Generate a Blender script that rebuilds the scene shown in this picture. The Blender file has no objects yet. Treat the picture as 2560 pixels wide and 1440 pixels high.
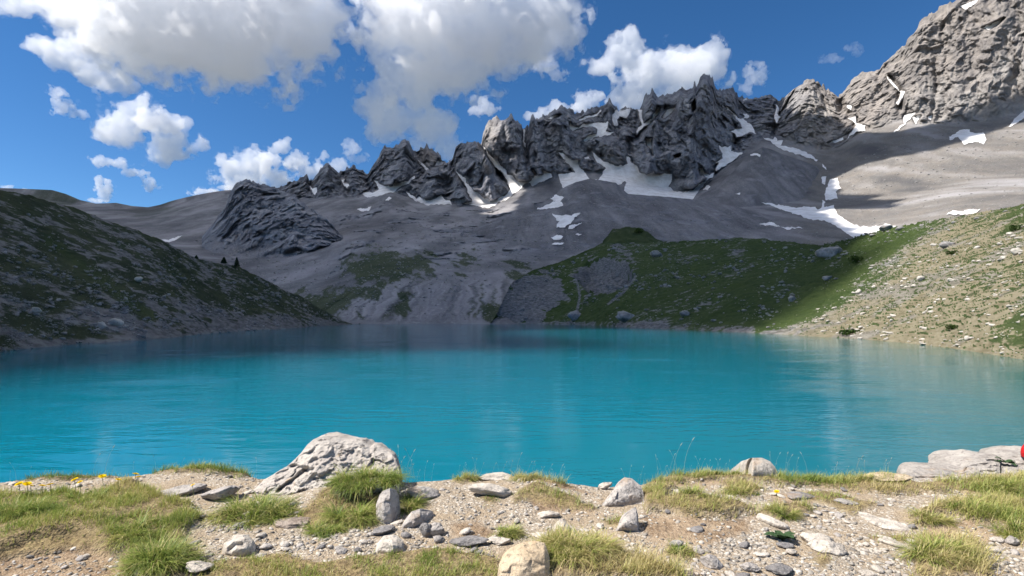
import bpy, math, random
import numpy as np
from mathutils import Vector
from mathutils.bvhtree import BVHTree
import mathutils.geometry as mgeo

R = math.radians
scene = bpy.context.scene
C = bpy.context.collection

# ---------------------------------------------------------------- camera, sky, sun, exposure
EYE = 3.2                 # metres above the lake
HZ = 797.0                # the horizon's line in the photograph
F = 1280.0                # focal length in photograph pixels
cam_data = bpy.data.cameras.new('camera')
cam = bpy.data.objects.new('camera', cam_data)
C.objects.link(cam)
cam.location = (0, 0, EYE)
cam.rotation_euler = (R(90), 0, 0)
cam_data.sensor_width = 36
cam_data.lens = 18
cam_data.shift_y = (HZ - 720) / 2560
cam_data.clip_start = 0.05
cam_data.clip_end = 60000
scene.camera = cam

SUN_EL, SUN_AZ = 52.0, -103.0           # degrees; azimuth from the view direction, negative to the left
S = np.array([math.cos(R(SUN_EL)) * math.sin(R(SUN_AZ)), math.cos(R(SUN_EL)) * math.cos(R(SUN_AZ)), math.sin(R(SUN_EL))])
world = bpy.data.worlds.new('World')
scene.world = world
world.use_nodes = True
wn = world.node_tree
bg = wn.nodes['Background']
sky = wn.nodes.new('ShaderNodeTexSky')
sky.sky_type = 'NISHITA'
sky.sun_disc = False
sky.sun_elevation = R(SUN_EL)
sky.sun_rotation = R(SUN_AZ)
sky.altitude = 2400
sky.air_density = 1.0
sky.dust_density = 0.25
sky.ozone_density = 4.0
hs = wn.nodes.new('ShaderNodeHueSaturation')
hs.inputs['Saturation'].default_value = 1.22
wn.links.new(sky.outputs[0], hs.inputs['Color'])
wn.links.new(hs.outputs[0], bg.inputs[0])
bg.inputs[1].default_value = 0.087

sl = bpy.data.lights.new('sun', 'SUN')
sl.energy = 4.9
sl.angle = R(0.5)
sl.color = (1.0, 0.945, 0.87)
so = bpy.data.objects.new('sun', sl)
C.objects.link(so)
so.rotation_euler = Vector(S).to_track_quat('Z', 'Y').to_euler()
so.location = (-50, 20, 80)

scene.render.engine = 'CYCLES'
scene.cycles.use_denoising = True
scene.cycles.max_bounces = 36
scene.cycles.diffuse_bounces = 2
scene.cycles.glossy_bounces = 2
scene.cycles.transmission_bounces = 3
scene.cycles.volume_bounces = 32
scene.cycles.transparent_max_bounces = 8
scene.cycles.sample_clamp_indirect = 8
scene.view_settings.view_transform = 'Standard'
scene.view_settings.look = 'None'
scene.view_settings.gamma = 1
scene.view_settings.use_curve_mapping = False
scene.view_settings.exposure = 0.7

# ---------------------------------------------------------------- helpers
def tag(o, label=None, cat=None, group=None, kind=None):
    if label: o['label'] = label
    if cat: o['category'] = cat
    if group: o['group'] = group
    if kind: o['kind'] = kind
    return o

def px(x, y, Y):
    """the point at depth Y that the photograph shows at pixel x, y"""
    x, y, Y = np.broadcast_arrays(np.asarray(x, float), np.asarray(y, float), np.asarray(Y, float))
    return np.stack([(x - 1280) / F * Y, Y, EYE + (HZ - y) / F * Y], -1)

def to_px(p):
    return np.stack([1280 + F * p[..., 0] / p[..., 1], HZ - F * (p[..., 2] - EYE) / p[..., 1]], -1)

_g = np.random.default_rng(11)
NT = 32
_grad = _g.normal(size=(NT ** 3, 3)); _grad /= np.linalg.norm(_grad, axis=1, keepdims=True)
_grad = _grad.astype(np.float32)
def noise(p, freq=1.0, seed=0):
    """gradient noise, about -0.6 .. 0.6"""
    sh = p.shape[:-1]
    fr = np.broadcast_to(np.asarray(freq, float), (3,))
    q = p.reshape(-1, 3) * fr + np.array([seed * 7.31, seed * 3.77, seed * 5.13]) + 0.37
    i = np.floor(q).astype(np.int64); f = (q - i).astype(np.float32)
    w = f * f * f * (f * (f * 6 - 15) + 10)
    i0 = i % NT; i1 = (i + 1) % NT
    out = np.zeros(len(q), np.float32)
    for a in (0, 1):
        xa = (i1 if a else i0)[:, 0] * NT * NT; wa = w[:, 0] if a else 1 - w[:, 0]
        for b in (0, 1):
            xb = xa + (i1 if b else i0)[:, 1] * NT; wb = wa * (w[:, 1] if b else 1 - w[:, 1])
            for c in (0, 1):
                g = _grad[xb + (i1 if c else i0)[:, 2]]
                d = g[:, 0] * (f[:, 0] - a) + g[:, 1] * (f[:, 1] - b) + g[:, 2] * (f[:, 2] - c)
                out += d * wb * (w[:, 2] if c else 1 - w[:, 2])
    return out.reshape(sh)
def fbm(p, freq, octs, seed=0, gain=0.5):
    a, s = 1.0, 0
    fr = np.asarray(freq, float)
    for k in range(octs):
        s = s + a * noise(p, fr * 2 ** k, seed + k * 1.7); a *= gain
    return s
def ridged(p, freq, octs, seed=0, gain=0.5):
    a, s = 1.0, 0
    fr = np.asarray(freq, float)
    for k in range(octs):
        s = s + a * (0.5 - np.abs(noise(p, fr * 2 ** k, seed + k * 1.7)) * 2); a *= gain
    return s
def sstep(a, b, v):
    t = np.clip((v - a) / (b - a), 0, 1)
    return t * t * (3 - 2 * t)

def mesh_obj(name, verts, faces, mat=None, parent=None, smooth=True, attrs=None, link=True):
    """verts (n,3); faces: (m,4) or (m,3) int array"""
    me = bpy.data.meshes.new(name)
    verts = np.asarray(verts, np.float32).reshape(-1, 3)
    faces = np.asarray(faces, np.int32)
    k = faces.shape[1]
    me.vertices.add(len(verts)); me.vertices.foreach_set('co', verts.ravel())
    me.loops.add(faces.size); me.loops.foreach_set('vertex_index', faces.ravel())
    me.polygons.add(len(faces))
    me.polygons.foreach_set('loop_start', np.arange(0, faces.size, k, dtype=np.int32))
    me.polygons.foreach_set('loop_total', np.full(len(faces), k, np.int32))
    me.update(calc_edges=True)
    if smooth: me.polygons.foreach_set('use_smooth', np.ones(len(faces), bool))
    for n, v in (attrs or {}).items():
        v = np.asarray(v, np.float32)
        if v.ndim == 1:
            me.attributes.new(n, 'FLOAT', 'POINT').data.foreach_set('value', v)
        else:
            me.attributes.new(n, 'FLOAT_VECTOR', 'POINT').data.foreach_set('vector', v.ravel())
    if mat: me.materials.append(mat)
    if not link: return me
    o = bpy.data.objects.new(name, me); C.objects.link(o)
    if parent: o.parent = parent
    return o

def grid_faces(nr, nc, wrap=False):
    r, c = np.meshgrid(np.arange(nr - 1), np.arange(nc if wrap else nc - 1), indexing='ij')
    a = r * nc + c; b = r * nc + (c + 1) % nc
    return np.stack([a, b, b + nc, a + nc], -1).reshape(-1, 4)

def grid_normals(P):
    du = np.gradient(P, axis=1); dv = np.gradient(P, axis=0)
    n = np.cross(du, dv); n /= np.linalg.norm(n, axis=-1, keepdims=True) + 1e-9
    return n

def poly_mask(pts, poly):
    """inside test for points (...,2)"""
    x, y = pts[..., 0], pts[..., 1]
    ins = np.zeros(x.shape, bool)
    n = len(poly)
    for i in range(n):
        x1, y1 = poly[i]; x2, y2 = poly[(i + 1) % n]
        if y1 == y2: continue
        c = ((y1 > y) != (y2 > y)) & (x < (x2 - x1) * (y - y1) / (y2 - y1) + x1)
        ins ^= c
    return ins
def seg_dist(pts, line):
    """distance of points (...,2) to a polyline"""
    best = np.full(pts.shape[:-1], 1e9)
    for (x1, y1), (x2, y2) in zip(line[:-1], line[1:]):
        dx, dy = x2 - x1, y2 - y1
        L = dx * dx + dy * dy + 1e-9
        t = np.clip(((pts[..., 0] - x1) * dx + (pts[..., 1] - y1) * dy) / L, 0, 1)
        best = np.minimum(best, np.hypot(pts[..., 0] - x1 - t * dx, pts[..., 1] - y1 - t * dy))
    return best
def poly_sd(pts, poly):
    """signed distance, positive inside"""
    d = seg_dist(pts, list(poly) + [poly[0]])
    return np.where(poly_mask(pts, poly), d, -d)

# node helpers
class NT_:
    def __init__(s, name):
        s.m = bpy.data.materials.new(name); s.m.use_nodes = True
        s.t = s.m.node_tree; s.t.nodes.clear()
        s.out = s.t.nodes.new('ShaderNodeOutputMaterial')
    def n(s, typ, ins=None, **kw):
        nd = s.t.nodes.new('ShaderNode' + typ)
        for k, v in kw.items(): setattr(nd, k, v)
        for k, v in (ins or {}).items(): s.set(nd, k, v)
        return nd
    def set(s, nd, k, v):
        sock = nd.inputs[k]
        if isinstance(v, bpy.types.Node): v = v.outputs[0]
        if isinstance(v, bpy.types.NodeSocket): s.t.links.new(v, sock)
        else:
            if isinstance(v, tuple) and len(v) == 3 and sock.type == 'RGBA': v = v + (1,)
            sock.default_value = v
    def attr(s, name):
        return s.n('Attribute', attribute_name=name).outputs['Fac']
    def mix(s, f, a, b, blend='MIX'):
        nd = s.n('Mix', data_type='RGBA', blend_type=blend)
        s.set(nd, 0, f); s.set(nd, 6, a); s.set(nd, 7, b)
        return nd.outputs[2]
    def math(s, op, a, b=None, c=None, clamp=False):
        nd = s.n('Math', operation=op, use_clamp=clamp); s.set(nd, 0, a)
        if b is not None: s.set(nd, 1, b)
        if c is not None: s.set(nd, 2, c)
        return nd.outputs[0]
    def ramp(s, f, stops, interp='LINEAR'):
        nd = s.n('ValToRGB'); cr = nd.color_ramp; cr.interpolation = interp
        while len(cr.elements) < len(stops): cr.elements.new(0.5)
        for e, (p, c) in zip(cr.elements, stops):
            e.position = p; e.color = (c + (1,)) if isinstance(c, tuple) else (c, c, c, 1)
        s.set(nd, 0, f)
        return nd.outputs[0]
    def step(s, f, a, b):
        nd = s.n('MapRange', interpolation_type='SMOOTHSTEP'); s.set(nd, 0, f); s.set(nd, 1, a); s.set(nd, 2, b)
        return nd.outputs[0]
    def pos(s, scale=(1, 1, 1), obj=False):
        if obj: v = s.n('TexCoord').outputs['Object']
        else: v = s.n('NewGeometry').outputs['Position']
        nd = s.n('VectorMath', operation='MULTIPLY'); s.set(nd, 0, v); nd.inputs[1].default_value = scale
        return nd.outputs[0]
    def noise(s, vec, scale, detail=4, rough=0.55, dist=0.0, typ='FBM'):
        nd = s.n('TexNoise', noise_dimensions='3D', noise_type=typ)
        s.set(nd, 'Vector', vec); s.set(nd, 'Scale', scale); s.set(nd, 'Detail', detail); s.set(nd, 'Roughness', rough); s.set(nd, 'Distortion', dist)
        return nd.outputs['Fac']
    def voronoi(s, vec, scale, feature='F1', out='Distance', rnd=1.0):
        nd = s.n('TexVoronoi', feature=feature)
        s.set(nd, 'Vector', vec); s.set(nd, 'Scale', scale); s.set(nd, 'Randomness', rnd)
        return nd.outputs[out]
    def bump(s, h, strength, dist, normal=None):
        nd = s.n('Bump'); s.set(nd, 'Height', h); s.set(nd, 'Strength', strength); s.set(nd, 'Distance', dist)
        if normal is not None: s.set(nd, 'Normal', normal)
        return nd.outputs[0]
    def principled(s, col, rough=0.9, normal=None, spec=0.2, **ins):
        nd = s.n('BsdfPrincipled'); s.set(nd, 'Base Color', col); s.set(nd, 'Roughness', rough); s.set(nd, 'Specular IOR Level', spec)
        if normal is not None: s.set(nd, 'Normal', normal)
        for k, v in ins.items(): s.set(nd, k.replace('_', ' '), v)
        s.t.links.new(nd.outputs[0], s.out.inputs['Surface'])
        return s.m
# ---------------------------------------------------------------- snow patches: outlines read off the photograph, each with what singles it out
def zc(pts, ox, oy, k): return [(ox + x / k, oy + y / k) for x, y in pts]
Z1 = (500, 300, 2.844); Z2 = (1100, 150, 3.2); Z3 = (1700, 0, 2.4); Z7 = (0, 450, 2.844)
SNOW = [
 (Z2, [(128,895),(165,918),(205,950),(212,985),(242,1012),(265,1048),(300,1058),(345,1105),(375,1108),(400,1138),(460,1118),(530,1075),(566,1035),(540,975),(500,905),(470,885),(420,830),(385,770),(335,690),(350,700),(400,760),(430,785),(460,785),(478,840),(520,870),(535,915),(575,920),(620,970),(705,978),(640,1030),(560,1100),(440,1160),(378,1186),(270,1160),(195,1155),(260,1128),(232,1090),(215,1020),(180,965)], 'forked snow couloir wrapping both sides of a dark rock wedge'),
 (Z2, [(705,985),(760,930),(830,920),(820,885),(850,895),(890,905),(900,935),(850,960),(745,1010)], 'small bright snow bank at the foot of the split grey tower'),
 (Z2, [(515,1135),(560,1110),(560,1145),(600,1160),(650,1170),(735,1155),(740,1185),(830,1175),(890,1150),(910,1125),(865,1110),(930,1078),(960,1090),(995,1095),(965,1130),(985,1165),(900,1190),(700,1205),(620,1218),(560,1215)], 'curved snow strip with a hooked end on the moraine hollow'),
 (Z2, [(900,1225),(950,1245),(1010,1245),(1050,1245),(1100,1220),(1125,1225),(1080,1265),(1040,1310),(1000,1345),(930,1340),(930,1310),(955,1290),(930,1270)], 'triangular snow patch lying below the hooked snow strip'),
 (Z2, [(1030,1330),(1075,1320),(1140,1300),(1100,1330),(1060,1355),(1025,1355)], 'narrow slanted snow patch beside the triangular one'),
 (Z2, [(890,1425),(915,1405),(960,1400),(985,1418),(965,1438),(920,1440)], 'small oval snow patch on the rubble above the green slope'),
 (Z2, [(1085,1400),(1110,1388),(1138,1392),(1110,1405)], 'tiny snow fleck to the right of the oval patch'),
 (Z2, [(895,1478),(940,1462),(998,1465),(975,1480)], 'lowest flat snow sliver above the gullied bank'),
 (Z2, [(1040,500),(1060,530),(1110,545),(1150,510),(1200,505),(1260,505),(1310,500),(1350,495),(1340,530),(1325,570),(1395,580),(1330,600),(1240,620),(1160,660),(1150,640),(1190,610),(1250,595),(1255,555),(1220,530),(1150,535),(1060,570),(1040,550)], 'zigzag snow ledge high in the middle of the main wall'),
 (Z2, [(1380,435),(1415,395),(1470,400),(1520,390),(1515,420),(1490,465),(1440,450),(1415,480),(1420,525),(1395,525),(1380,480)], 'snow patch just under the crest beside a pointed tooth'),
 (Z2, [(1580,395),(1620,400),(1610,450),(1630,510),(1690,470),(1740,370),(1755,375),(1740,430),(1680,505),(1620,550),(1570,600),(1580,550),(1615,520),(1595,460)], 'thin Y shaped snow gully near the top of the wall'),
 (Z2, [(1780,460),(1820,400),(1880,375),(1850,420),(1800,465)], 'slanting snow strip right of the Y shaped gully'),
 (Z2, [(940,735),(975,740),(1000,770),(1030,775),(1050,800),(1110,805),(1105,850),(1140,880),(1200,890),(1260,895),(1330,870),(1290,840),(1240,800),(1215,730),(1260,770),(1310,810),(1370,830),(1400,850),(1460,845),(1500,830),(1490,775),(1520,780),(1530,825),(1570,840),(1600,900),(1650,920),(1710,895),(1720,910),(1860,915),(1850,970),(1830,1010),(1870,1045),(1940,1060),(2030,1040),(2070,1000),(2130,965),(2150,925),(2190,905),(2185,930),(2110,1000),(1990,1090),(2060,1095),(2160,1095),(2170,1110),(2110,1140),(1980,1120),(1840,1115),(1700,1100),(1600,1100),(1480,1085),(1420,1075),(1450,1020),(1490,985),(1480,970),(1400,955),(1340,950),(1270,935),(1220,945),(1180,915),(1120,920),(1060,965),(1010,1015),(985,970),(940,915),(1000,905),(1080,905),(1060,870),(1020,830),(975,775)], 'largest snowfield, spread along the foot of the main wall'),
 (Z2, [(2325,570),(2370,555),(2420,545),(2400,490),(2370,460),(2420,475),(2490,520),(2535,590),(2490,575),(2440,600),(2370,625),(2360,590)], 'star shaped snow patch on the dark face right of the highest spire'),
 (Z2, [(2230,680),(2260,700),(2300,695),(2330,675),(2330,730),(2420,745),(2330,815),(2290,840),(2210,890),(2205,870),(2230,820),(2195,830),(2260,790),(2255,740)], 'snow tongue meeting the crest of the grey scree cone'),
 (Z2, [(2440,750),(2500,755),(2560,755),(2560,770),(2480,770)], 'flat snow streak behind the top of the scree cone'),
 (Z2, [(1650,625),(1695,630),(1690,700),(1700,760),(1680,700),(1655,680)], 'short vertical snow streak low on the spire wall'),
 (Z2, [(2100,1040),(2130,1005),(2165,1015),(2150,1040)], 'small round snow spot on the left flank of the scree cone'),
 (Z2, [(2365,1070),(2400,1062),(2402,1078)], 'tiny snow dot on the face of the scree cone'),
 (Z2, [(2085,1158),(2145,1152),(2120,1167)], 'thin snow fleck just below the largest snowfield'),
 (Z2, [(2035,330),(2043,390),(2025,405),(2022,360)], 'narrow snow chute directly beneath the highest spire'),
 (Z2, [(660,515),(676,510),(678,560),(672,620),(690,700),(676,690),(664,620),(666,560)], 'hair thin snow streak in the cleft between the split towers'),
 (Z2, [(1110,480),(1160,455),(1215,440),(1260,425),(1290,395),(1285,415),(1250,445),(1180,468),(1125,488)], 'thin snow line on the ledge under the middle crest'),
 (Z2, [(860,475),(890,455),(960,438),(950,450),(895,468)], 'short snow dash on the shoulder left of the middle crest'),
 (Z2, [(2290,375),(2310,385),(2350,425),(2390,470),(2378,474),(2340,435),(2300,395)], 'thin slanting snow thread above the star shaped patch'),
 (Z2, [(2425,425),(2445,430),(2478,445),(2470,462),(2440,470),(2400,478),(2440,455)], 'little snow hook right of the star shaped patch'),
 (Z2, [(2075,870),(2095,865),(2120,905),(2180,925),(2160,945),(2110,920),(2085,915)], 'broken snow scrap left of the snow tongue on the cone'),
 (Z2, [(735,880),(750,885),(775,920),(790,925),(775,930),(750,905)], 'small slanting snow streak above the bright snow bank'),
 (Z2, [(1878,768),(1920,755),(1915,768),(1885,776)], 'small snow dot in the middle of the spire wall'),
 (Z2, [(1150,785),(1185,772),(1200,788),(1165,795)], 'tiny snow dot on the rock island inside the largest snowfield'),
 (Z3, [(500,825),(560,835),(570,820),(590,845),(620,840),(605,875),(700,890),(790,935),(830,960),(820,968),(740,935),(620,900),(590,885),(540,850)], 'long thin snow ribbon following the right edge of the scree cone'),
 (Z3, [(852,985),(875,1005),(878,1022),(855,1002)], 'upper small snow bead in the gully below the ribbon'),
 (Z3, [(852,1065),(877,1062),(872,1105),(852,1098)], 'lower small snow bead in the gully below the ribbon'),
 (Z3, [(880,1130),(900,1080),(945,1065),(955,1110),(965,1135),(935,1150),(950,1190),(900,1200),(875,1195),(870,1160)], 'blocky snow patch at the edge of the sunlit scree'),
 (Z3, [(490,1215),(600,1230),(700,1245),(810,1240),(825,1260),(850,1245),(855,1200),(870,1210),(865,1240),(920,1235),(945,1290),(1010,1335),(1080,1360),(1150,1365),(1240,1345),(1295,1360),(1200,1385),(1100,1410),(1040,1380),(900,1335),(760,1310),(640,1270)], 'long sweeping snow band running down to the green hill crest'),
 (Z3, [(455,1298),(560,1310),(745,1320),(640,1330),(550,1335)], 'pointed snow wedge on the moraine under the sweeping band'),
 (Z3, [(1610,820),(1680,785),(1735,775),(1740,795),(1820,800),(1840,835),(1820,865),(1790,850),(1700,865),(1670,820),(1620,845)], 'lone snow patch high on the scree below the sunlit wall'),
 (Z3, [(1970,765),(2010,710),(2064,665),(2090,680),(2064,712),(2000,750)], 'snow patch cut by the right edge at the foot of the wall'),
 (Z3, [(1600,1290),(1640,1265),(1700,1270),(1740,1255),(1805,1260),(1770,1285),(1650,1292)], 'sunlit snow bank peeping over the right green hill'),
 (Z3, [(1240,455),(1300,520),(1320,550),(1350,550),(1340,580),(1310,630),(1295,620),(1320,580),(1325,555),(1270,510)], 'snow couloir between the sunlit wall and its left shoulder'),
 (Z3, [(1010,630),(1035,640),(1025,662),(1000,645)], 'little snow pocket in the notch left of the shoulder'),
 (Z3, [(1010,710),(1050,695),(1060,740),(1115,755),(1110,785),(1060,790),(1010,830),(1020,800),(1060,755),(1040,730)], 'snow fan spilling from the notch onto the scree'),
 (Z3, [(890,858),(980,822),(982,836),(930,858)], 'slim snow dash under the dark pyramid peak'),
 (Z3, [(1280,800),(1340,745),(1345,695),(1410,675),(1390,700),(1360,735),(1310,785)], 'left snow finger at the base of the orange cliff'),
 (Z3, [(1390,705),(1445,695),(1430,720),(1415,745)], 'short snow wedge at the base of the orange cliff'),
 (Z3, [(1488,702),(1515,688),(1507,727)], 'rightmost small snow wedge at the base of the orange cliff'),
 (Z3, [(1680,40),(1740,15),(1790,0),(1765,28),(1710,57)], 'snow strip near the top of the tall right mountain'),
 (Z3, [(1815,165),(1870,145),(1945,108),(1905,148),(1850,178)], 'slanted snow strip on the upper right rock face'),
 (Z3, [(375,590),(420,580),(465,578),(450,594),(380,604)], 'snow cap on the flat shoulder right of the spire'),
 (Z3, [(580,625),(594,650),(587,690),(602,700),(580,742),(566,700)], 'vertical snow chute left of the dark pyramid peak'),
 (Z1, [(1230,420),(1270,450),(1310,470),(1370,465),(1390,430),(1420,450),(1480,435),(1520,395),(1530,405),(1490,450),(1420,480),(1380,510),(1300,535),(1240,545),(1190,552),(1145,525),(1160,510),(1240,520),(1275,490),(1250,450)], 'curved snow bowl under the twin pointed peaks'),
 (Z1, [(1470,510),(1540,560),(1560,540),(1580,565),(1640,575),(1720,535),(1740,565),(1780,575),(1790,605),(1700,600),(1600,605),(1540,580),(1480,540)], 'scalloped snow apron below the dark triangular buttress'),
 (Z1, [(1550,285),(1600,320),(1630,355),(1608,357),(1568,312)], 'thin snow line left of the small brown pinnacle'),
 (Z1, [(1665,330),(1700,280),(1735,300),(1720,322)], 'snow patch right under the small brown pinnacle'),
 (Z1, [(770,470),(800,490),(830,480),(822,537),(800,515)], 'snow notch left of the first pointed peak'),
 (Z1, [(1000,420),(1025,420),(1020,445),(1060,460),(1050,490),(1020,460)], 'snow chute between the first two pointed peaks'),
 (Z1, [(1120,640),(1140,625),(1190,630),(1220,610),(1200,645),(1150,652)], 'small snow crescent under a dark rock step'),
 (Z1, [(1312,577),(1345,545),(1362,560),(1340,577)], 'snow fleck between the bowl and the triangular buttress'),
 (Z7, [(1145,425),(1200,425),(1300,392),(1260,422),(1190,442)], 'lone pale snow streak low in the left saddle'),
]
SNOW = [(zc(p, *z), l) for z, p, l in SNOW]
def snow_cover(P, uv, grow=3.0):
    m = np.zeros(P.shape[:-1])
    for poly, _ in SNOW:
        a = np.array(poly); lo, hi = a.min(0) - 8, a.max(0) + 8
        s = (uv[..., 0] > lo[0]) & (uv[..., 0] < hi[0]) & (uv[..., 1] > lo[1]) & (uv[..., 1] < hi[1])
        if s.any(): m[s] = np.maximum(m[s], sstep(-5, 1, poly_sd(uv[s], poly)))
    return m

# ---------------------------------------------------------------- terrain: sheets lofted between traced contour lines
def loft(curves, xs, rows, sharp=()):
    """curves: lists of (x, y, Y[, extra...]) from the lowest to the highest line. Returns P (rows, cols, 3), E (rows, cols, n), T"""
    L = []
    for ci, c in enumerate(curves):
        c = np.array(c, float)
        A = np.stack([np.interp(xs, c[:, 0], c[:, k]) for k in range(1, c.shape[1])], -1)
        # depth changes gently along a line even where its height is jagged
        n = max(3, min(len(xs) // 12, 45)); w = np.hanning(2 * n + 3)[1:-1]; w /= w.sum()
        A[:, 1] = np.convolve(np.pad(A[:, 1], n, mode='reflect', reflect_type='odd'), w, mode='valid')
        if ci not in sharp:
            n = max(3, n // 2); w = np.hanning(2 * n + 3)[1:-1]; w /= w.sum()
            A[:, 0] = np.convolve(np.pad(A[:, 0], n, mode='reflect', reflect_type='odd'), w, mode='valid')
        L.append(A)
    pts, ext, tt = [], [], []
    for k in range(len(L) - 1):
        n = rows[k]
        t = np.linspace(0, 1, n, endpoint=(k == len(L) - 2))[:, None, None]
        row = L[k][None] * (1 - t) + L[k + 1][None] * t
        Pa, Pb = px(xs, L[k][:, 0], L[k][:, 1]), px(xs, L[k + 1][:, 0], L[k + 1][:, 1])
        pts.append(Pa[None] * (1 - t) + Pb[None] * t)
        ext.append(row[..., 2:]); tt.append((k + t[:, :, 0]).repeat(len(xs), 1))
    return np.concatenate(pts), np.concatenate(ext), np.concatenate(tt)

def facets(p, freq, seed, tilt=1.0, soft=26.0):
    """angular broken-rock relief: every cell of a jittered lattice is a tilted plane; about -1 .. 1"""
    fr = np.broadcast_to(np.asarray(freq, float), (3,))
    q = (p.reshape(-1, 3) * fr + seed * 17.3).astype(np.float32)
    i = np.floor(q).astype(np.int64)
    r = np.random.default_rng(int(seed * 100) + 5)
    J = r.uniform(0.05, .95, (NT ** 3, 3)).astype(np.float32); D = r.normal(size=(NT ** 3, 3)).astype(np.float32); D /= np.linalg.norm(D, axis=1, keepdims=True)
    O = r.uniform(-.5, .5, NT ** 3).astype(np.float32)
    num = np.zeros(len(q), np.float32); den = num + 1e-9
    for a in (-1, 0, 1):
        for b in (-1, 0, 1):
            for c in (-1, 0, 1):
                ii = i + np.array([a, b, c]); h = (ii[:, 0] % NT) * NT * NT + (ii[:, 1] % NT) * NT + ii[:, 2] % NT
                e = q - (ii + J[h])
                w = np.exp(-soft * (e * e).sum(1))
                num += w * (tilt * (e * D[h]).sum(1) + O[h]); den += w
    return (num / den).reshape(p.shape[:-1])

def blur_rows(P, n, keep):
    for _ in range(n):
        Q = P.copy()
        Q[1:-1] = 0.25 * P[:-2] + 0.5 * P[1:-1] + 0.25 * P[2:]
        Q[keep] = P[keep]
        P = Q
    return P

def xcols(a, b, fine, lo=-60, hi=2620, coarse=14):
    """columns: fine inside the picture, coarse outside"""
    x = [np.arange(a, min(lo, b), coarse)] if a < lo else []
    x.append(np.arange(max(a, lo), min(hi, b), fine))
    if b > hi: x.append(np.arange(max(hi, a), b + coarse, coarse))
    return np.concatenate(x)

# ---- materials of the terrain
def mat_mountain():
    m = NT_('mountain_rock_and_scree')
    p = m.pos()
    rock, grass, warm = m.attr('rock'), m.attr('grass'), m.attr('warm')
    big = m.noise(p, 0.004, 5, 0.6)
    mid = m.noise(p, 0.03, 6, 0.62)
    strata = m.noise(m.pos((0.03, 0.02, 0.022)), 1.0, 7, 0.68, .8)
    streak = m.noise(m.pos((0.045, 0.03, 0.006)), 1.0, 5, 0.6, 0.6)
    fine = m.noise(p, 0.35, 4, 0.7)
    rk = m.ramp(strata, [(0.30, (.095, .098, .112)), (0.46, (.18, .183, .205)), (0.60, (.28, .28, .295)), (0.74, (.42, .41, .40))])
    rk = m.mix(m.math('MULTIPLY', m.step(streak, .5, .72), .65), rk, (.055, .056, .063))
    rkw = m.mix(m.step(big, .42, .6), (.285, .25, .222), (.32, .298, .276))
    rkw = m.mix(m.step(strata, .38, .62), (.19, .172, .16), rkw)
    rk = m.mix(m.math('MULTIPLY', warm, .85), rk, rkw)
    sc = m.mix(m.step(big, .38, .62), (.130, .128, .138), (.185, .180, .190))
    sc = m.mix(m.math('MULTIPLY', m.step(mid, .42, .62), .5), sc, (.245, .236, .242))
    sc = m.mix(m.math('MULTIPLY', m.step(m.noise(m.pos((0.05, 0.012, 0.01)), 1.0, 4, 0.6), .45, .7), .6), sc, (.135, .130, .130))
    sc = m.mix(m.math('MULTIPLY', warm, .9), sc, m.mix(m.step(mid, .35, .65), (.20, .178, .153), (.175, .164, .151)))
    sc = m.mix(m.step(fine, .56, .70), sc, m.mix(.6, sc, (.44, .425, .40)))
    sc = m.mix(m.math('MULTIPLY', m.step(fine, .44, .34), .7), sc, (.10, .097, .097))
    tv = m.attr('tone_shift')
    sc = m.mix(m.math('MULTIPLY', tv, .8, clamp=True), sc, (.33, .32, .325))
    sc = m.mix(m.math('MULTIPLY', tv, -.8, clamp=True), sc, (.075, .075, .08))
    col = m.mix(rock, sc, rk)
    gr = m.mix(m.step(mid, .35, .65), (.026, .042, .016), (.048, .062, .026))
    gr = m.mix(m.step(fine, .62, .72), gr, (.16, .15, .13))
    col = m.mix(grass, col, gr)
    h = m.math('ADD', m.math('MULTIPLY', mid, 7.0), m.math('MULTIPLY', fine, 1.2))
    hb = m.math('MULTIPLY', h, m.math('MULTIPLY_ADD', rock, 0.65, 0.38))
    return m.principled(col, 0.95, m.bump(hb, 0.9, 1.0), spec=0.1)
M_mount = mat_mountain()

def mat_hill(name, bright=0.0):
    """a stony alpine meadow: grass, grey stones and tan gravel"""
    m = NT_(name)
    p = m.pos()
    bare, lush = m.attr('bare'), m.attr('lush')
    n1 = m.noise(m.pos((.45, .45, 1.5)), 0.9, 5, 0.68)
    n2 = m.noise(p, 0.12, 4, 0.55)
    n3 = m.noise(p, 5.0, 3, 0.6)
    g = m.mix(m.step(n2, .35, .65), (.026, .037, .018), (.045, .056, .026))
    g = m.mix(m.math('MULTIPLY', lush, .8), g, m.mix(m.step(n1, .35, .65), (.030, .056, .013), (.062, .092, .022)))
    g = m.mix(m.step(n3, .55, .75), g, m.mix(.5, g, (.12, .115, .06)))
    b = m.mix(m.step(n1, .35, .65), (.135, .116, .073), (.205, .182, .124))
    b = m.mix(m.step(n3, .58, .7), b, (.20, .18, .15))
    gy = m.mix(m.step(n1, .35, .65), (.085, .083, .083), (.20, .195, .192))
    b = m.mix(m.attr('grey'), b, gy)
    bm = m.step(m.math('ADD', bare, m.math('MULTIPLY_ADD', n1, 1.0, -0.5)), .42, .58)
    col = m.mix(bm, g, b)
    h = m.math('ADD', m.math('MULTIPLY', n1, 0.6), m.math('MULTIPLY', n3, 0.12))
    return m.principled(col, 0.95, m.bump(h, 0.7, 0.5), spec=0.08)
M_hill = mat_hill('stony_alpine_turf')

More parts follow.
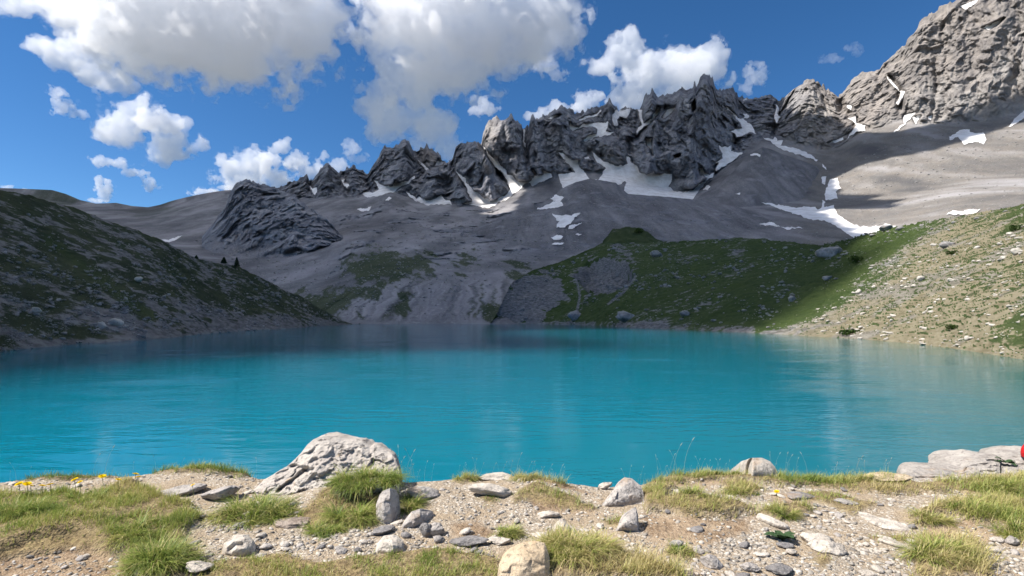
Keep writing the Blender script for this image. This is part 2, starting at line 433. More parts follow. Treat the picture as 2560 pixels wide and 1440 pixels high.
# ---- the great ridge, from the far shore to the skyline and down behind it
def build_mountain():
    ridge = [(-420,500,1500),(-200,480,1500),(0,470,1500),(60,472,1500),(130,475,1500),(165,485,1500),(200,500,1500),(240,509,1520),(270,508,1520),(290,507,1520),(330,515,1550),(370,518,1600),(400,512,1600),(430,502,1600),(470,492,1600),(520,482,1650),(560,476,1700),(600,474,1750),(650,480,1850),
     (700,470,1900),(725,455,1900),(745,450,1900),(758,442,1900),(765,436,1900),(773,452,1900),(790,438,1900),(805,420,1900),(820,413,1900),(835,425,1900),(848,432,1900),(862,424,1900),(882,416,1900),(905,425,1900),(918,430,1900),(935,405,1900),(950,388,1900),(960,372,1900),(968,374,1900),(985,365,1900),(1000,358,1900),(1017,352,1900),(1030,372,1900),(1036,378,1980),(1052,370,2000),(1060,372,2000),(1067,361,2000),(1075,372,2000),(1090,380,2000),(1110,398,1980),(1122,400,1900),(1135,385,1800),(1140,368,1780),(1165,362,1750),(1185,352,1750),(1195,348,1750),(1204,355,1760),(1208,330,1780),(1215,312,1780),(1235,300,1780),(1262,298,1780),(1279,290,1780),(1295,305,1790),(1310,316,1800),(1322,310,1800),(1332,286,1800),(1340,297,1800),(1372,285,1800),(1388,272,1800),(1402,268,1800),(1425,275,1820),(1440,280,1820),(1475,272,1830),(1505,270,1850),(1523,252,1850),(1545,270,1850),(1580,268,1850),(1597,266,1850),(1612,245,1840),(1630,230,1830),(1640,240,1830),(1655,238,1820),(1690,230,1800),(1700,222,1800),(1720,225,1790),(1733,215,1780),(1737,199,1780),(1740,212,1780),(1752,196,1780),(1768,192,1780),(1777,200,1780),(1781,196,1780),(1790,218,1790),(1815,224,1800),(1835,226,1850),(1845,238,1900),(1870,245,2000),(1900,240,2000),(1930,243,1980),(1950,252,1950),(1962,240,1780),(1980,222,1700),(2000,208,1680),(2018,202,1680),(2035,203,1680),(2060,218,1690),(2085,232,1690),(2100,240,1690),(2112,226,1680),(2130,205,1650),(2150,190,1620),(2175,180,1600),(2200,174,1580),(2208,160,1550),(2222,148,1540),(2245,128,1520),(2262,112,1510),(2268,98,1500),(2285,78,1490),(2296,58,1480),(2312,40,1470),(2340,30,1450),(2360,18,1440),(2400,-8,1420),(2480,-70,1400),(2560,-130,1380),(2700,-200,1350),(2900,-260,1300)]
    cliff = [(-420,520,1450),(0,482,1470),(200,512,1480),(370,525,1560),(500,497,1600),(600,492,1650),(640,510,1700),(700,508,1720),(760,500,1720),(800,492,1720),(870,487,1720),(900,492,1700),(950,470,1700),(1000,478,1680),(1040,508,1600),(1100,508,1560),(1160,515,1540),(1180,505,1540),(1215,518,1540),(1260,492,1560),(1330,458,1580),(1400,450,1600),(1470,432,1600),(1520,432,1600),(1560,442,1600),(1600,458,1580),(1650,468,1560),(1700,478,1540),(1760,468,1540),(1790,432,1560),(1850,388,1620),(1900,352,1660),(1950,345,1640),(2000,362,1560),(2060,372,1520),(2110,360,1500),(2150,325,1480),(2200,322,1440),(2260,302,1400),(2330,305,1360),(2400,305,1320),(2470,302,1290),(2560,285,1260),(2900,240,1180)]
    basin = [(-420,620,900),(0,600,950),(300,590,1000),(450,605,1000),(560,620,980),(700,620,960),(860,560,1150),(1000,555,1150),(1150,560,1150),(1280,560,1150),(1400,570,1150),(1600,560,1150),(1800,520,1200),(2000,500,1200),(2080,500,1150),(2200,490,1050),(2400,450,980),(2560,430,930),(2900,420,860)]
    lowb = [(-420,700,600),(0,690,620),(450,650,640),(600,690,600),(700,700,580),(820,690,560),(900,640,640),(1000,630,660),(1100,640,640),(1250,640,620),(1400,640,640),(1600,620,700),(2000,590,760),(2160,582,740),(2400,520,650),(2560,500,620),(2900,520,560)]
    crest = [(-420,760,440),(600,770,430),(700,748,420),(760,738,420),(820,728,430),(900,712,430),(960,702,430),(1040,696,430),(1100,694,430),(1200,694,430),(1300,692,440),(1400,690,460),(1600,690,470),(2100,680,500),(2560,620,480),(2900,620,450)]
    shore = [(-420,813,330),(850,813.5,325),(960,812,318),(1250,811,318),(1460,815,312),(2900,815,312)]
    # the notches between the spires are cut a little deeper than the coarse outline gives
    rx = np.array([q[0] for q in ridge], float); ry = np.array([q[1] for q in ridge], float)
    ridge = [(x, y + (.35 * (y - np.interp(np.arange(x - 40, x + 41, 4), rx, ry).mean()) if 680 < x < 1960 else 0), Y) for x, y, Y in ridge]
    foot = [(x, y + 12, Y - 12) for x, y, Y in shore]
    back = [(x, y + 60, Y + 420) for x, y, Y in ridge]
    back2 = [(x, 800, Y + 1700) for x, y, Y in ridge]
    xs = xcols(-420, 2900, 2.2)
    rows = [4, 58, 34, 52, 62, 190, 8, 6]
    P, _, T = loft([foot, shore, crest, lowb, basin, cliff, ridge, back, back2], xs, rows, (6, 7))
    rid = sum(rows[:6])
    P = blur_rows(P, 14, [0, 4, rid, rid - 1, rid + 1, rid - 2])
    uv = to_px(P)
    # how rocky: cliffs over scree, with a ragged border
    n = fbm(P, 1 / 160, 4, 3)
    rock = sstep(-.12, .12, T - 5 + 0.22 * n)
    rock *= np.where((uv[..., 0] < 640), sstep(660, 560, uv[..., 0]) * 0 + sstep(560, 680, uv[..., 0]), 1)
    cover = snow_cover(P, uv)
    low_rock = sstep(.05, .24, fbm(P, (1 / 90, 1 / 90, 1 / 45), 5, 21, .6)) * sstep(4.9, 4.2, T) * sstep(2.6, 3.2, T) * sstep(780, 900, uv[..., 0]) * sstep(1700, 1400, uv[..., 0])
    rock = np.maximum(rock, 0.7 * low_rock)
    bare_rock = rock
    rock = rock * (1 - cover)
    # ribs (towards the viewer) and gullies, traced from the photograph
    ribs = [([(1105,405),(1085,450),(1060,500)],42,70),([(1105,405),(1140,450),(1170,500)],34,60),([(1195,350),(1215,420),(1230,500)],46,80),([(1250,300),(1240,360),(1225,400)],34,70),([(1285,300),(1300,360),(1310,430)],34,70),
            ([(1335,295),(1340,360),(1350,440)],28,60),([(1395,272),(1410,340),(1430,400)],38,60),([(1525,256),(1520,300)],22,40),([(1490,340),(1520,370),(1550,390)],36,50),([(1630,235),(1640,320),(1630,440)],46,80),
            ([(1760,200),(1740,290),(1720,380),(1740,460)],60,100),([(1700,230),(1690,320),(1680,400)],40,60),([(1010,360),(1000,420),(985,460)],44,60),([(950,390),(930,440)],30,40),([(820,415),(815,480)],36,50),([(880,418),(890,470)],34,40),
            ([(2030,205),(2000,270),(1985,340)],40,60),([(2070,230),(2090,300),(2080,350)],30,40),([(2170,185),(2180,250),(2190,310)],40,60),([(2300,70),(2290,180),(2300,290)],46,60),([(2400,20),(2390,150),(2400,290)],50,60),([(2500,30),(2480,160),(2490,290)],46,50)]
    guls = [([(1205,360),(1235,410),(1280,470)],13,70),([(1130,410),(1165,475),(1200,510)],12,60),([(1320,318),(1312,370),(1318,410)],9,60),([(1400,390),(1430,430)],12,40),([(1480,385),(1520,420),(1560,440)],14,40),([(1600,280),(1612,310),(1590,350)],12,50),([(1660,270),(1610,320)],9,30),
            ([(1575,350),(1570,440)],12,60),([(1850,330),(1830,380),(1790,430)],15,50),([(1945,250),(1942,300),(1935,340)],10,60),([(2100,260),(2135,300),(2150,330)],14,60),([(2220,190),(2255,230),(2250,270)],12,60),([(2345,190),(2330,290)],9,20),([(1040,380),(1060,420),(1045,450)],10,50),([(860,430),(870,480)],10,30),([(775,455),(785,485)],9,30),([(910,432),(925,470)],9,30)]
    bulge = np.zeros(T.shape)
    xy = uv.copy()
    xy[..., 0] += 9 * fbm(P, 1 / 90, 3, 31); xy[..., 1] += 9 * fbm(P, 1 / 90, 3, 32)
    act = (T > 4.5) & (T < 6.3)
    for line, w, a in ribs:
        d = seg_dist(xy[act], line); bulge[act] += (1.3 if line[0][0] < 1950 else .45) * a * np.clip(1 - d / w, 0, 1) ** 1.2
    for line, w, a in guls:
        d = seg_dist(xy[act], line); bulge[act] -= (1.4 if line[0][0] < 1950 else .8) * a * np.clip(1 - d / w, 0, 1) ** 0.8
    vv = P / np.linalg.norm(P, axis=-1, keepdims=True)
    fade = sstep(6.04, 5.9, T) + sstep(6.0, 6.1, T) * .3
    rockP = rock * np.clip(fade, 0.25, 1)
    act = (T > 2.2) & (rock > .01)
    q = P[act]
    q = q + np.stack([fbm(q, 1 / 90, 3, 41), fbm(q, 1 / 90, 3, 42), fbm(q, 1 / 90, 3, 43)], -1) * 20
    d = 34 * facets(q, (1 / 95, 1 / 120, 1 / 210), 1, 1.3) + 17 * facets(q, (1 / 30, 1 / 40, 1 / 105), 2, 1.5) + 10 * facets(q, (1 / 13, 1 / 20, 1 / 36), 3, 1.5) + 4 * facets(q, (1 / 5.5, 1 / 9, 1 / 8), 9, 1.5)
    d += 2 * ridged(q, (1 / 60, 1 / 60, 1 / 15), 3, 7, .6) + 15 * ridged(q + 10 * fbm(q, 1 / 30, 3, 47)[..., None], (1 / 44, 1 / 60, 1 / 420), 3, 18, .6)
    east = sstep(1960, 2250, uv[..., 0])[act]
    d = d * (1 - .5 * east) + east * (7 * facets(q, (1 / 17, 1 / 25, 1 / 26), 8, 1.4) + 3.5 * ridged(q, (1 / 9, 1 / 9, 1 / 9), 3, 17, .6))
    dd = np.zeros(T.shape); dd[act] = d * rockP[act]
    wq = P + 20 * np.stack([fbm(P, 1 / 40, 3, 44), 0 * T, 0 * T], -1)
    scr = 7.0 * fbm(P, (1 / 130, 1 / 260, 1 / 260), 4, 19) + 2.4 * fbm(P, 1 / 40, 4, 9, .6) + 1.0 * ridged(wq, (1 / 26, 1 / 200, 1 / 200), 2, 10)
    scr = scr * (1 - .5 * sstep(3.2, 2.2, T))
    # gullied bank above the far shore
    gl = sstep(1.0, 1.2, T) * sstep(2.02, 1.75, T)
    wl = P + 7 * np.stack([fbm(P, 1 / 22, 4, 45), 0 * T, 0 * T], -1)
    scr = scr + gl * (4.2 * ridged(wl, (1 / 17, 1 / 900, 1 / 900), 3, 12, .6) + .8 * fbm(P, 1 / 5, 3, 13))
    dd += scr * (1 - rock) + bulge * rockP
    tsh = 1.5 * fbm(wq, (1 / 60, 1 / 260, 1 / 200), 4, 65, .6) + .8 * fbm(P, 1 / 220, 3, 66)
    tsh = tsh * (1 - gl) + gl * (1.3 * ridged(wl, (1 / 11, 1 / 900, 1 / 300), 3, 67, .7) - .35)  # lighter and darker gully lines put into the colour; diffuse light hides the relief
    vv = P - np.array([0, 0, EYE]); vv /= np.linalg.norm(vv, axis=-1, keepdims=True)
    P = P - vv * (dd * sstep(1.0, 1.15, T))[..., None]
    # spiky skyline
    cr = np.exp(-((T - 6) / 0.03) ** 2) * sstep(640, 720, uv[..., 0])
    P[..., 2] += cr * (7 * facets(P, (1 / 15, 1 / 300, 1e-6), 51, 2.0) + 5 * ridged(P, (1 / 9, 1 / 300, 0), 1, 51))
    # grass on the lower slopes
    g = np.zeros(T.shape)
    gp = [[(860,680),(868,645),(905,628),(960,628),(1000,640),(1060,632),(1085,645),(1085,668),(1040,690),(1000,705),(940,700),(900,715)],
          [(740,742),(800,735),(860,728),(920,712),(965,702),(940,738),(880,752),(870,772),(840,790),(800,780)],
          [(1130,662),(1150,640),(1180,638),(1195,655),(1160,668)], [(1265,690),(1275,665),(1300,655),(1330,660),(1320,690),(1280,700)],
          [(1000,760),(1010,740),(1025,760),(1020,800),(1005,800)], [(890,770),(905,760),(910,800),(895,805)],[(1205,790),(1225,770),(1250,775),(1240,805),(1210,808)]]
    am = uv[..., 1] > 600
    for poly in gp:
        sd = poly_sd(xy[am], poly) + 46 * fbm(np.stack([(P[am][:, 0] + 1.4 * P[am][:, 2]) / 14, P[am][:, 1] / 60, (P[am][:, 2] - .5 * P[am][:, 0]) / 50], -1), 1.0, 5, 61, .6)
        g[am] = np.maximum(g[am], sstep(-5, 6, sd))
    vg = sstep(.30, .05, ridged(wl, (1 / 17, 1 / 900, 1 / 900), 3, 12, .6)) * sstep(-.12, .12, fbm(P, 1 / 9, 4, 64, .6) + .35 * (1.35 - T)) * gl
    g = np.maximum(g, .85 * vg)
    gleft = sstep(-.05, .1, fbm(P, 1 / 150, 4, 71) + .05) * sstep(520, 380, uv[..., 0]) * sstep(4.3, 5.2, T) * .55
    g = np.maximum(g * .92, gleft)
    warm = sstep(1900, 2060, uv[..., 0] + 60 * n) * 0.95
    warm = np.maximum(warm, 0.75 * np.exp(-(seg_dist(xy, [(1225,320),(1235,390)]) / 26) ** 2))
    warm = np.maximum(warm, 0.8 * np.exp(-(seg_dist(xy, [(1060,375),(1085,400)]) / 22) ** 2))
    warm = np.maximum(warm, 0.45 * np.exp(-(seg_dist(xy, [(1530,390),(1545,430)]) / 36) ** 2))
    o = mesh_obj('mountain', P, grid_faces(*T.shape), M_mount, smooth=False, attrs={'rock': rock.ravel(), 'grass': g.ravel(), 'warm': warm.ravel(), 'tone_shift': np.clip(tsh, -1, 1).ravel()})
    tag(o, kind='structure')
    return o, P, T
mountain, mP, mT = build_mountain()

def front_loft(name, curves, xs, rows, disp, attrs, blur=6, keep=(), mat=None, sharp=None, soften=False, flat=False):
    P, E, T = loft(curves, xs, rows, (len(curves) - 2, len(curves) - 1) if sharp is None else sharp)
    P = blur_rows(P, blur, list(keep))
    if soften:        # the crest's kinks die out down the slope
        n = 40; w = np.hanning(2 * n + 3)[1:-1]; w /= w.sum()
        Q = np.pad(P, ((0, 0), (n, n), (0, 0)), mode='reflect', reflect_type='odd')
        Q = sum(w[k] * Q[:, k:k + P.shape[1]] for k in range(2 * n + 1))
        a = sstep(1.0, .72, T)[..., None]; P = P * (1 - a) + Q * a
    nrm = grid_normals(P); nrm *= np.sign(-nrm[..., 1:2] + 1e-6)
    P = disp(P, nrm, T)
    A = attrs(P, T)
    o = mesh_obj(name, P, grid_faces(*T.shape), mat or M_mount, smooth=not flat, attrs={k: v.ravel() for k, v in A.items()})
    tag(o, kind='structure')
    return o, P, T

# ---- dark crag that stands before the left part of the ridge
def build_crag():
    top = [(505,592,1020),(520,575,1020),(545,540,1020),(562,515,1030),(575,482,1040),(588,458,1040),(600,451,1040),(625,449,1040),(650,457,1040),(680,469,1030),(700,478,1020),(735,486,1000),(762,512,970),(800,532,950),(830,562,930),(848,582,910),(872,604,890),(892,640,870)]
    base = [(505,602,960),(530,588,930),(560,596,900),(620,608,860),(700,624,820),(760,646,780),(850,660,760),(892,662,760)]
    foot = [(505,700,760),(892,745,640)]
    back = [(x, y + 130, Y + 160) for x, y, Y in top]
    def disp(P, n, T):
        q = P + 14 * np.stack([fbm(P, 1 / 60, 3, 41), fbm(P, 1 / 60, 3, 42), fbm(P, 1 / 60, 3, 43)], -1)
        d = 20 * facets(q, (1 / 50, 1 / 60, 1 / 190), 4, 1.4) + 10 * ridged(q, (1 / 30, 1 / 40, 1 / 260), 3, 19, .6) + 7 * facets(q, (1 / 22, 1 / 30, 1 / 60), 5, 1.4) + 6 * facets(q, (1 / 9, 1 / 12, 1 / 20), 6, 1.5) + 3 * facets(q, (1 / 4, 1 / 6, 1 / 7), 7, 1.5)
        edge = sstep(505, 560, to_px(P)[..., 0]) * sstep(892, 850, to_px(P)[..., 0])
        vv = P / np.linalg.norm(P, axis=-1, keepdims=True)
        return P - vv * (d * sstep(.4, 1.1, T) * sstep(2.0, 1.9, T) * edge)[..., None] + np.array([0, 0, 1.]) * (np.exp(-((T - 2) / .04) ** 2) * 3 * facets(P, (1 / 12, 1 / 200, 1e-6), 52, 2.))[..., None]
    def attrs(P, T):
        r = sstep(.80, 1.05, T + .5 * fbm(P, 1 / 40, 4, 63, .6))
        return {'rock': r, 'grass': np.zeros(T.shape), 'warm': 0.06 * r}
    return front_loft('crag', [foot, base, top, back], xcols(505, 893, 2.0), [20, 120, 100, 8][:3], disp, attrs, 4, (0, 140, 139, 141), flat=True)
crag = build_crag()

# ---- moraine of dark rubble before the glacier, and the scree cone beside it
def scree_disp(P, n, T):
    d = 3.0 * fbm(P, 1 / 70, 3, 73) + 2.2 * ridged(P, (1 / 16, 1 / 160, 1 / 300), 2, 74) + .8 * fbm(P, 1 / 9, 3, 75)
    return P + n * (d * sstep(0, .3, T) * (1 - .7 * sstep(.85, 1, T)))[..., None]
def scree_attr(P, T):
    return {'rock': 0.55 * sstep(.22, .34, fbm(P, 1 / 40, 4, 77)), 'grass': np.zeros(T.shape), 'warm': np.zeros(T.shape), 'tone_shift': np.clip(-.25 + 1.0 * fbm(P, (1 / 25, 1 / 200, 1 / 160), 4, 78, .6), -1, 1)}
def build_moraine():
    top = [(1180,575,1000),(1230,552,1020),(1262,545,1040),(1290,528,1060),(1340,522,1100),(1380,492,1150),(1410,468,1180),(1440,455,1200),(1470,447,1200),(1510,452,1190),(1540,457,1180),(1556,473,1150),(1570,485,1120),(1620,489,1100),(1680,493,1080),(1740,500,1060),(1780,505,1040),(1850,520,1010),(1900,533,990),(1960,548,960),(2000,557,940),(2050,567,920),(2100,577,900),(2150,592,880),(2200,612,860),(2270,640,840)]
    bot = [(1180,660,640),(1400,660,640),(1600,640,660),(2270,640,700)]
    back = [(x, y + 40, Y + 70) for x, y, Y in top]
    return front_loft('moraine', [bot, top, back], xcols(1180, 2272, 2.2), [90, 8], scree_disp, scree_attr, 3, (0, 90, 89), soften=True)
moraine = build_moraine()
def build_cone():
    top = [(1690,530,1300),(1730,505,1320),(1760,482,1340),(1790,468,1350),(1830,432,1370),(1860,400,1390),(1885,378,1400),(1905,367,1400),(1930,374,1400),(1960,387,1390),(2000,400,1380),(2040,415,1360),(2062,440,1340),(2068,470,1310),(2062,500,1280),(2056,540,1240),(2052,570,1200)]
    bot = [(1690,575,1080),(2052,590,1060)]
    back = [(x, y + 30, Y + 60) for x, y, Y in top]
    def attr(P, T):
        a = scree_attr(P, T); uv = to_px(P)
        a['rock'] = np.maximum(a['rock'], sstep(-4, 6, poly_sd(uv, [(1925,408),(1950,400),(1975,425),(1985,445),(1960,440),(1935,428)]) + 8 * fbm(P, 1 / 20, 3, 5)))
        a['warm'] = .25 * a['rock']
        return a
    return front_loft('scree_cone', [bot, top, back], xcols(1690, 2053, 2.2), [80, 8], scree_disp, attr, 3, (0, 80, 79), soften=True)
cone = build_cone()

# ---- the two hills beside the lake
def shore_Y(y): return EYE * F / (y - HZ)
def build_left_hill():
    sh = [(-900,1100),(-500,980),(-250,918),(0,880),(100,869),(200,860),(300,854),(400,848),(500,837),(600,828),(700,823),(750,820),(810,815),(870,811.5),(900,810)]
    shore = [(x, y, shore_Y(y)) for x, y in sh]
    foot = [(x, HZ + (EYE + 1.5) * F / (Y * .97), Y * .97) for x, y, Y in shore]
    top = [(-900,340,60),(-500,400,80),(-250,440,95),(-100,462,104),(0,476,110),(60,486,117),(130,505,128),(200,524,140),(260,545,150),(330,572,160),(400,598,172),(450,620,185),(500,645,200),(530,655,210),(560,658,218),(600,668,228),(640,690,238),(700,718,255),(750,742,272),(800,768,288),(840,788,300),(870,806,308),(900,813,310)]
    mid = []
    for x in [-900,-500,-250,0,100,200,300,400,500,600,700,800,870,900]:
        a = np.array([np.interp(x, [c[0] for c in shore], [c[k] for c in shore]) for k in (1, 2)]); b = np.array([np.interp(x, [c[0] for c in top], [c[k] for c in top]) for k in (1, 2)])
        pa, pb = px(x, *a), px(x, *b); pm = pa * .5 + pb * .5; pm[2] -= 0.03 * (pb[2] - pa[2])
        u = to_px(pm); mid.append((x, u[1], pm[1]))
    back = [(x, y + 30, Y + 60) for x, y, Y in top]
    def disp(P, n, T):
        d = .9 * fbm(P, 1 / 18, 4, 81) + .35 * fbm(P, (1 / 3.5, 1 / 3.5, 1 / 1.6), 4, 82, .6)
        # little terraces along the slope
        z = P[..., 2] + 1.2 * fbm(P, 1 / 9, 3, 83)
        d += .16 * (np.abs(((z / .75) % 1) - .5) * 2 - .5) * sstep(-.2, .2, fbm(P, 1 / 20, 3, 84))
        return P + n * (d * sstep(.9, 1.15, T) * np.clip(P[..., 1] / 120, .5, 1.6))[..., None]
    def attrs(P, T):
        uv = to_px(P)
        n = fbm(P, (1 / 6, 1 / 6, 1 / 3), 4, 86); n2 = fbm(P, 1 / 30, 3, 87)
        bare = .36 + .46 * n + .3 * n2
        low = sstep(1.75, 1.15, T)
        bare += .16 * low * sstep(80, 420, uv[..., 0]) + .10 * low + .25 * sstep(1.06, 1.0, T)
        path = np.exp(-(seg_dist(uv, [(120,600),(240,690),(290,730),(350,775),(380,790)]) / 13) ** 2)
        sc = sstep(520, 620, uv[..., 0]) * sstep(.1, -.25, ridged(P, (1 / 8, 1 / 60, 1 / 60), 2, 88) - .05)
        bare = bare + .3 * sc * sstep(2.0, 1.7, T) - .5 * path
        return {'bare': np.clip(bare, 0, 1), 'grey': np.full(T.shape, .95), 'lush': np.clip(path * .45, 0, 1)}
    return front_loft('hill', [foot, shore, mid, top, back], xcols(-900, 901, 2.2), [4, 90, 90, 10], disp, attrs, 3, (0, 4, 184, 183), M_hill)
left_hill = build_left_hill()

def build_right_hill():
    sh = [(1225,809.2),(1300,810),(1400,811),(1450,812),(1520,816),(1600,820),(1700,824),(1850,831),(2000,840),(2150,848),(2300,862),(2380,871),(2450,882),(2520,893),(2560,900),(2700,930),(3000,1005),(3400,1160)]
    shore = [(x, y, shore_Y(y)) for x, y in sh]
    foot = [(x, HZ + (EYE + 1.2) * F / (Y * .96), Y * .96) for x, y, Y in shore]
    top = [(1225,806,318),(1245,775,325),(1262,740,340),(1285,703,365),(1330,676,380),(1400,655,410),(1460,630,430),(1500,612,440),(1520,605,445),(1560,607,445),(1640,605,430),(1700,604,410),(1760,600,380),(1850,594,330),(1900,597,310),(1950,600,285),(2000,611,255),(2060,611,225),(2120,600,200),(2160,588,185),(2200,576,172),(2230,570,165),(2300,557,150),(2400,540,130),(2480,526,117),(2560,513,105),(2700,480,92),(3000,400,72),(3400,330,55)]
    back = [(x, y + 25, Y + 60) for x, y, Y in top]
    def ledges(P):
        w = 1.1 * fbm(P, 1 / 5, 3, 93) + .5 * noise(P, 1 / 1.4, 95)
        z = (P[..., 2] + w) / .55
        fr = z % 1.0
        br = fbm(P, 1 / 1.6, 3, 94)
        return sstep(.62, .85, fr) * sstep(1.0, .93, fr), br
    def disp(P, n, T):
        uv = to_px(P)
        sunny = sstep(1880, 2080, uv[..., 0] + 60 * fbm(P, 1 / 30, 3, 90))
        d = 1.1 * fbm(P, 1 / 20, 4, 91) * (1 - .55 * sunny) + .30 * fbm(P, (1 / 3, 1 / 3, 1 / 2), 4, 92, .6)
        cut = sstep(0, 14, poly_sd(uv, [(1430,690),(1470,650),(1520,640),(1570,655),(1588,690),(1575,710),(1520,735),(1470,735)]))
        d = d - 5 * cut + cut * 1.6 * fbm(P, 1 / 7, 4, 96)
        lg, br = ledges(P)
        d = d - .34 * lg * sunny * sstep(-.25, .1, br)
        return P + n * (d * sstep(.9, 1.12, T) * np.clip(P[..., 1] / 110, .3, 1.8))[..., None]
    def attrs(P, T):
        uv = to_px(P)
        n = fbm(P, (1 / 5, 1 / 5, 1 / 3), 4, 97); n2 = fbm(P, 1 / 26, 4, 98)
        sx = uv[..., 0] + 60 * fbm(P, 1 / 30, 3, 90)
        diag = sx + (uv[..., 1] - 820) * -.62          # bare ground lies below a slanting line
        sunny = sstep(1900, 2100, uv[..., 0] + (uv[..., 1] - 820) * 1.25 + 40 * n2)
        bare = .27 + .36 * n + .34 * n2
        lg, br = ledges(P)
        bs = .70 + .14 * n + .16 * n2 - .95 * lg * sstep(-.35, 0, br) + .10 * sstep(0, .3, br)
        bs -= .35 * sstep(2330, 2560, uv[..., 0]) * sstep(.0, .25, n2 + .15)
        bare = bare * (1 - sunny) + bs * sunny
        cut = np.zeros(T.shape)
        for poly in ([(1430,690),(1470,650),(1520,640),(1570,655),(1588,690),(1575,710),(1520,735),(1470,735)], [(1240,812),(1235,740),(1290,700),(1350,680),(1390,690),(1420,740),(1420,755),(1370,770),(1350,800),(1370,816)], [(1530,615),(1570,640),(1590,670),(1580,640),(1550,612)], [(1830,625),(1870,625),(1860,640),(1825,650)]):
            cut = np.maximum(cut, sstep(-5, 7, poly_sd(uv, poly) + 26 * fbm(P, 1 / 9, 4, 99)))
        for line in ([(1590,690),(1560,730),(1520,760)], [(1440,690),(1450,740),(1440,790)], [(1330,690),(1400,740),(1425,750)]):
            cut = np.maximum(cut, .7 * np.exp(-(seg_dist(uv, line) / 5) ** 2))
        bare = np.maximum(bare, cut) + .3 * sstep(1.05, 1.01, T)
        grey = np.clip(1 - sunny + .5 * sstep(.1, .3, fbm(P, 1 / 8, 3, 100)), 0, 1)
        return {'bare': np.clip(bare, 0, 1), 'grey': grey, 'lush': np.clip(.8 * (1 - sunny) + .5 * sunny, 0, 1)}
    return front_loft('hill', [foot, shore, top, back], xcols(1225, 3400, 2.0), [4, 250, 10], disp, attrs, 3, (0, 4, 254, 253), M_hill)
right_hill = build_right_hill()
def build_knoll():
    top = [(1480,630,500),(1500,612,505),(1518,592,510),(1528,577,515),(1537,571,520),(1552,572,520),(1566,567,520),(1588,571,520),(1600,574,520),(1622,583,515),(1640,595,505),(1660,607,500),(1685,620,495)]
    bot = [(1480,660,440),(1685,650,440)]
    back = [(x, y + 25, Y + 50) for x, y, Y in top]
    def disp(P, n, T): return P + n * (3.0 * fbm(P, 1 / 16, 5, 101, .6) * sstep(0, .3, T))[..., None]
    def attrs(P, T): return {'bare': np.clip(.2 + .45 * fbm(P, 1 / 9, 4, 102), 0, 1), 'grey': np.ones(T.shape), 'lush': np.full(T.shape, .35)}
    return front_loft('hill', [bot, top, back], xcols(1480, 1686, 2.2), [34, 8], disp, attrs, 2, (0, 34, 33), M_hill)
knoll = build_knoll()

# ---- the valley floor under everything, and the lake
def build_lake():
    m = NT_('turquoise_glacial_water')
    p = m.pos()
    sh = m.attr('shallow')
    deep = m.mix(m.noise(p, 0.02, 2, .5), (.000, .130, .196), (.000, .147, .215))
    col = m.mix(sh, deep, (.030, .105, .088))
    w1 = m.noise(m.pos((.55, 1.6, 1)), 1.0, 3, .55, .4)
    w2 = m.noise(m.pos((3.0, 8.0, 1)), 1.0, 3, .6, .3)
    calm = m.step(m.noise(m.pos((.09, .14, 1)), 1.0, 4, .6), .50, .68)
    h = m.math('ADD', m.math('MULTIPLY', w1, .022), m.math('MULTIPLY', m.math('MULTIPLY', w2, .010), m.math('MULTIPLY_ADD', calm, 3.2, .15)))
    nd = m.bump(h, 1.0, 1.0)
    mat = m.principled(col, .06, nd, spec=.16, IOR=1.33)
    rr = np.concatenate([np.arange(3, 40, .8), np.arange(40, 120, 4), np.arange(120, 361, 20)])
    th = np.linspace(-1.45, 1.45, 220)
    Rr, Th = np.meshgrid(rr, th, indexing='ij')
    P = np.stack([Rr * np.sin(Th), Rr * np.cos(Th), np.zeros(Rr.shape)], -1)
    uv = to_px(np.where(P[..., 1:2] > 1, P, 1))
    s = [(34, 20), (40, 40), (46, 62), (50, 90), (54, 120)]
    dx = np.interp(P[..., 1], [0, 10, 20, 30, 40, 60, 90, 120, 200, 330], [14, 17, 27, 34, 40, 46, 53, 54, 46, 30]) - P[..., 0]
    shal = np.exp(-np.clip(dx, 0, None) / 9.0) * .9
    near = np.exp(-np.clip(Rr - 6.2, 0, None) / 1.6) * .5
    o = mesh_obj('lake', P, grid_faces(*Rr.shape)[:, ::-1], mat, attrs={'shallow': np.clip(np.maximum(shal, near), 0, 1).ravel()})
    tag(o, kind='structure')
    return o
lake = build_lake()
def build_floor():
    m = NT_('valley_ground')
    mat = m.principled(m.mix(m.noise(m.pos(), .02, 5, .6), (.10, .095, .085), (.16, .15, .13)), .95, spec=.05)
    rr = np.array([0, 30, 400, 1500, 3000, 5000.]); th = np.linspace(0, 2 * np.pi, 49)[:-1]
    Rr, Th = np.meshgrid(rr, th, indexing='ij')
    P = np.stack([Rr * np.sin(Th), Rr * np.cos(Th), np.full(Rr.shape, -4.0)], -1)
    o = mesh_obj('valley_floor', P, grid_faces(len(rr), len(th), True), mat)
    tag(o, kind='structure')
build_floor()
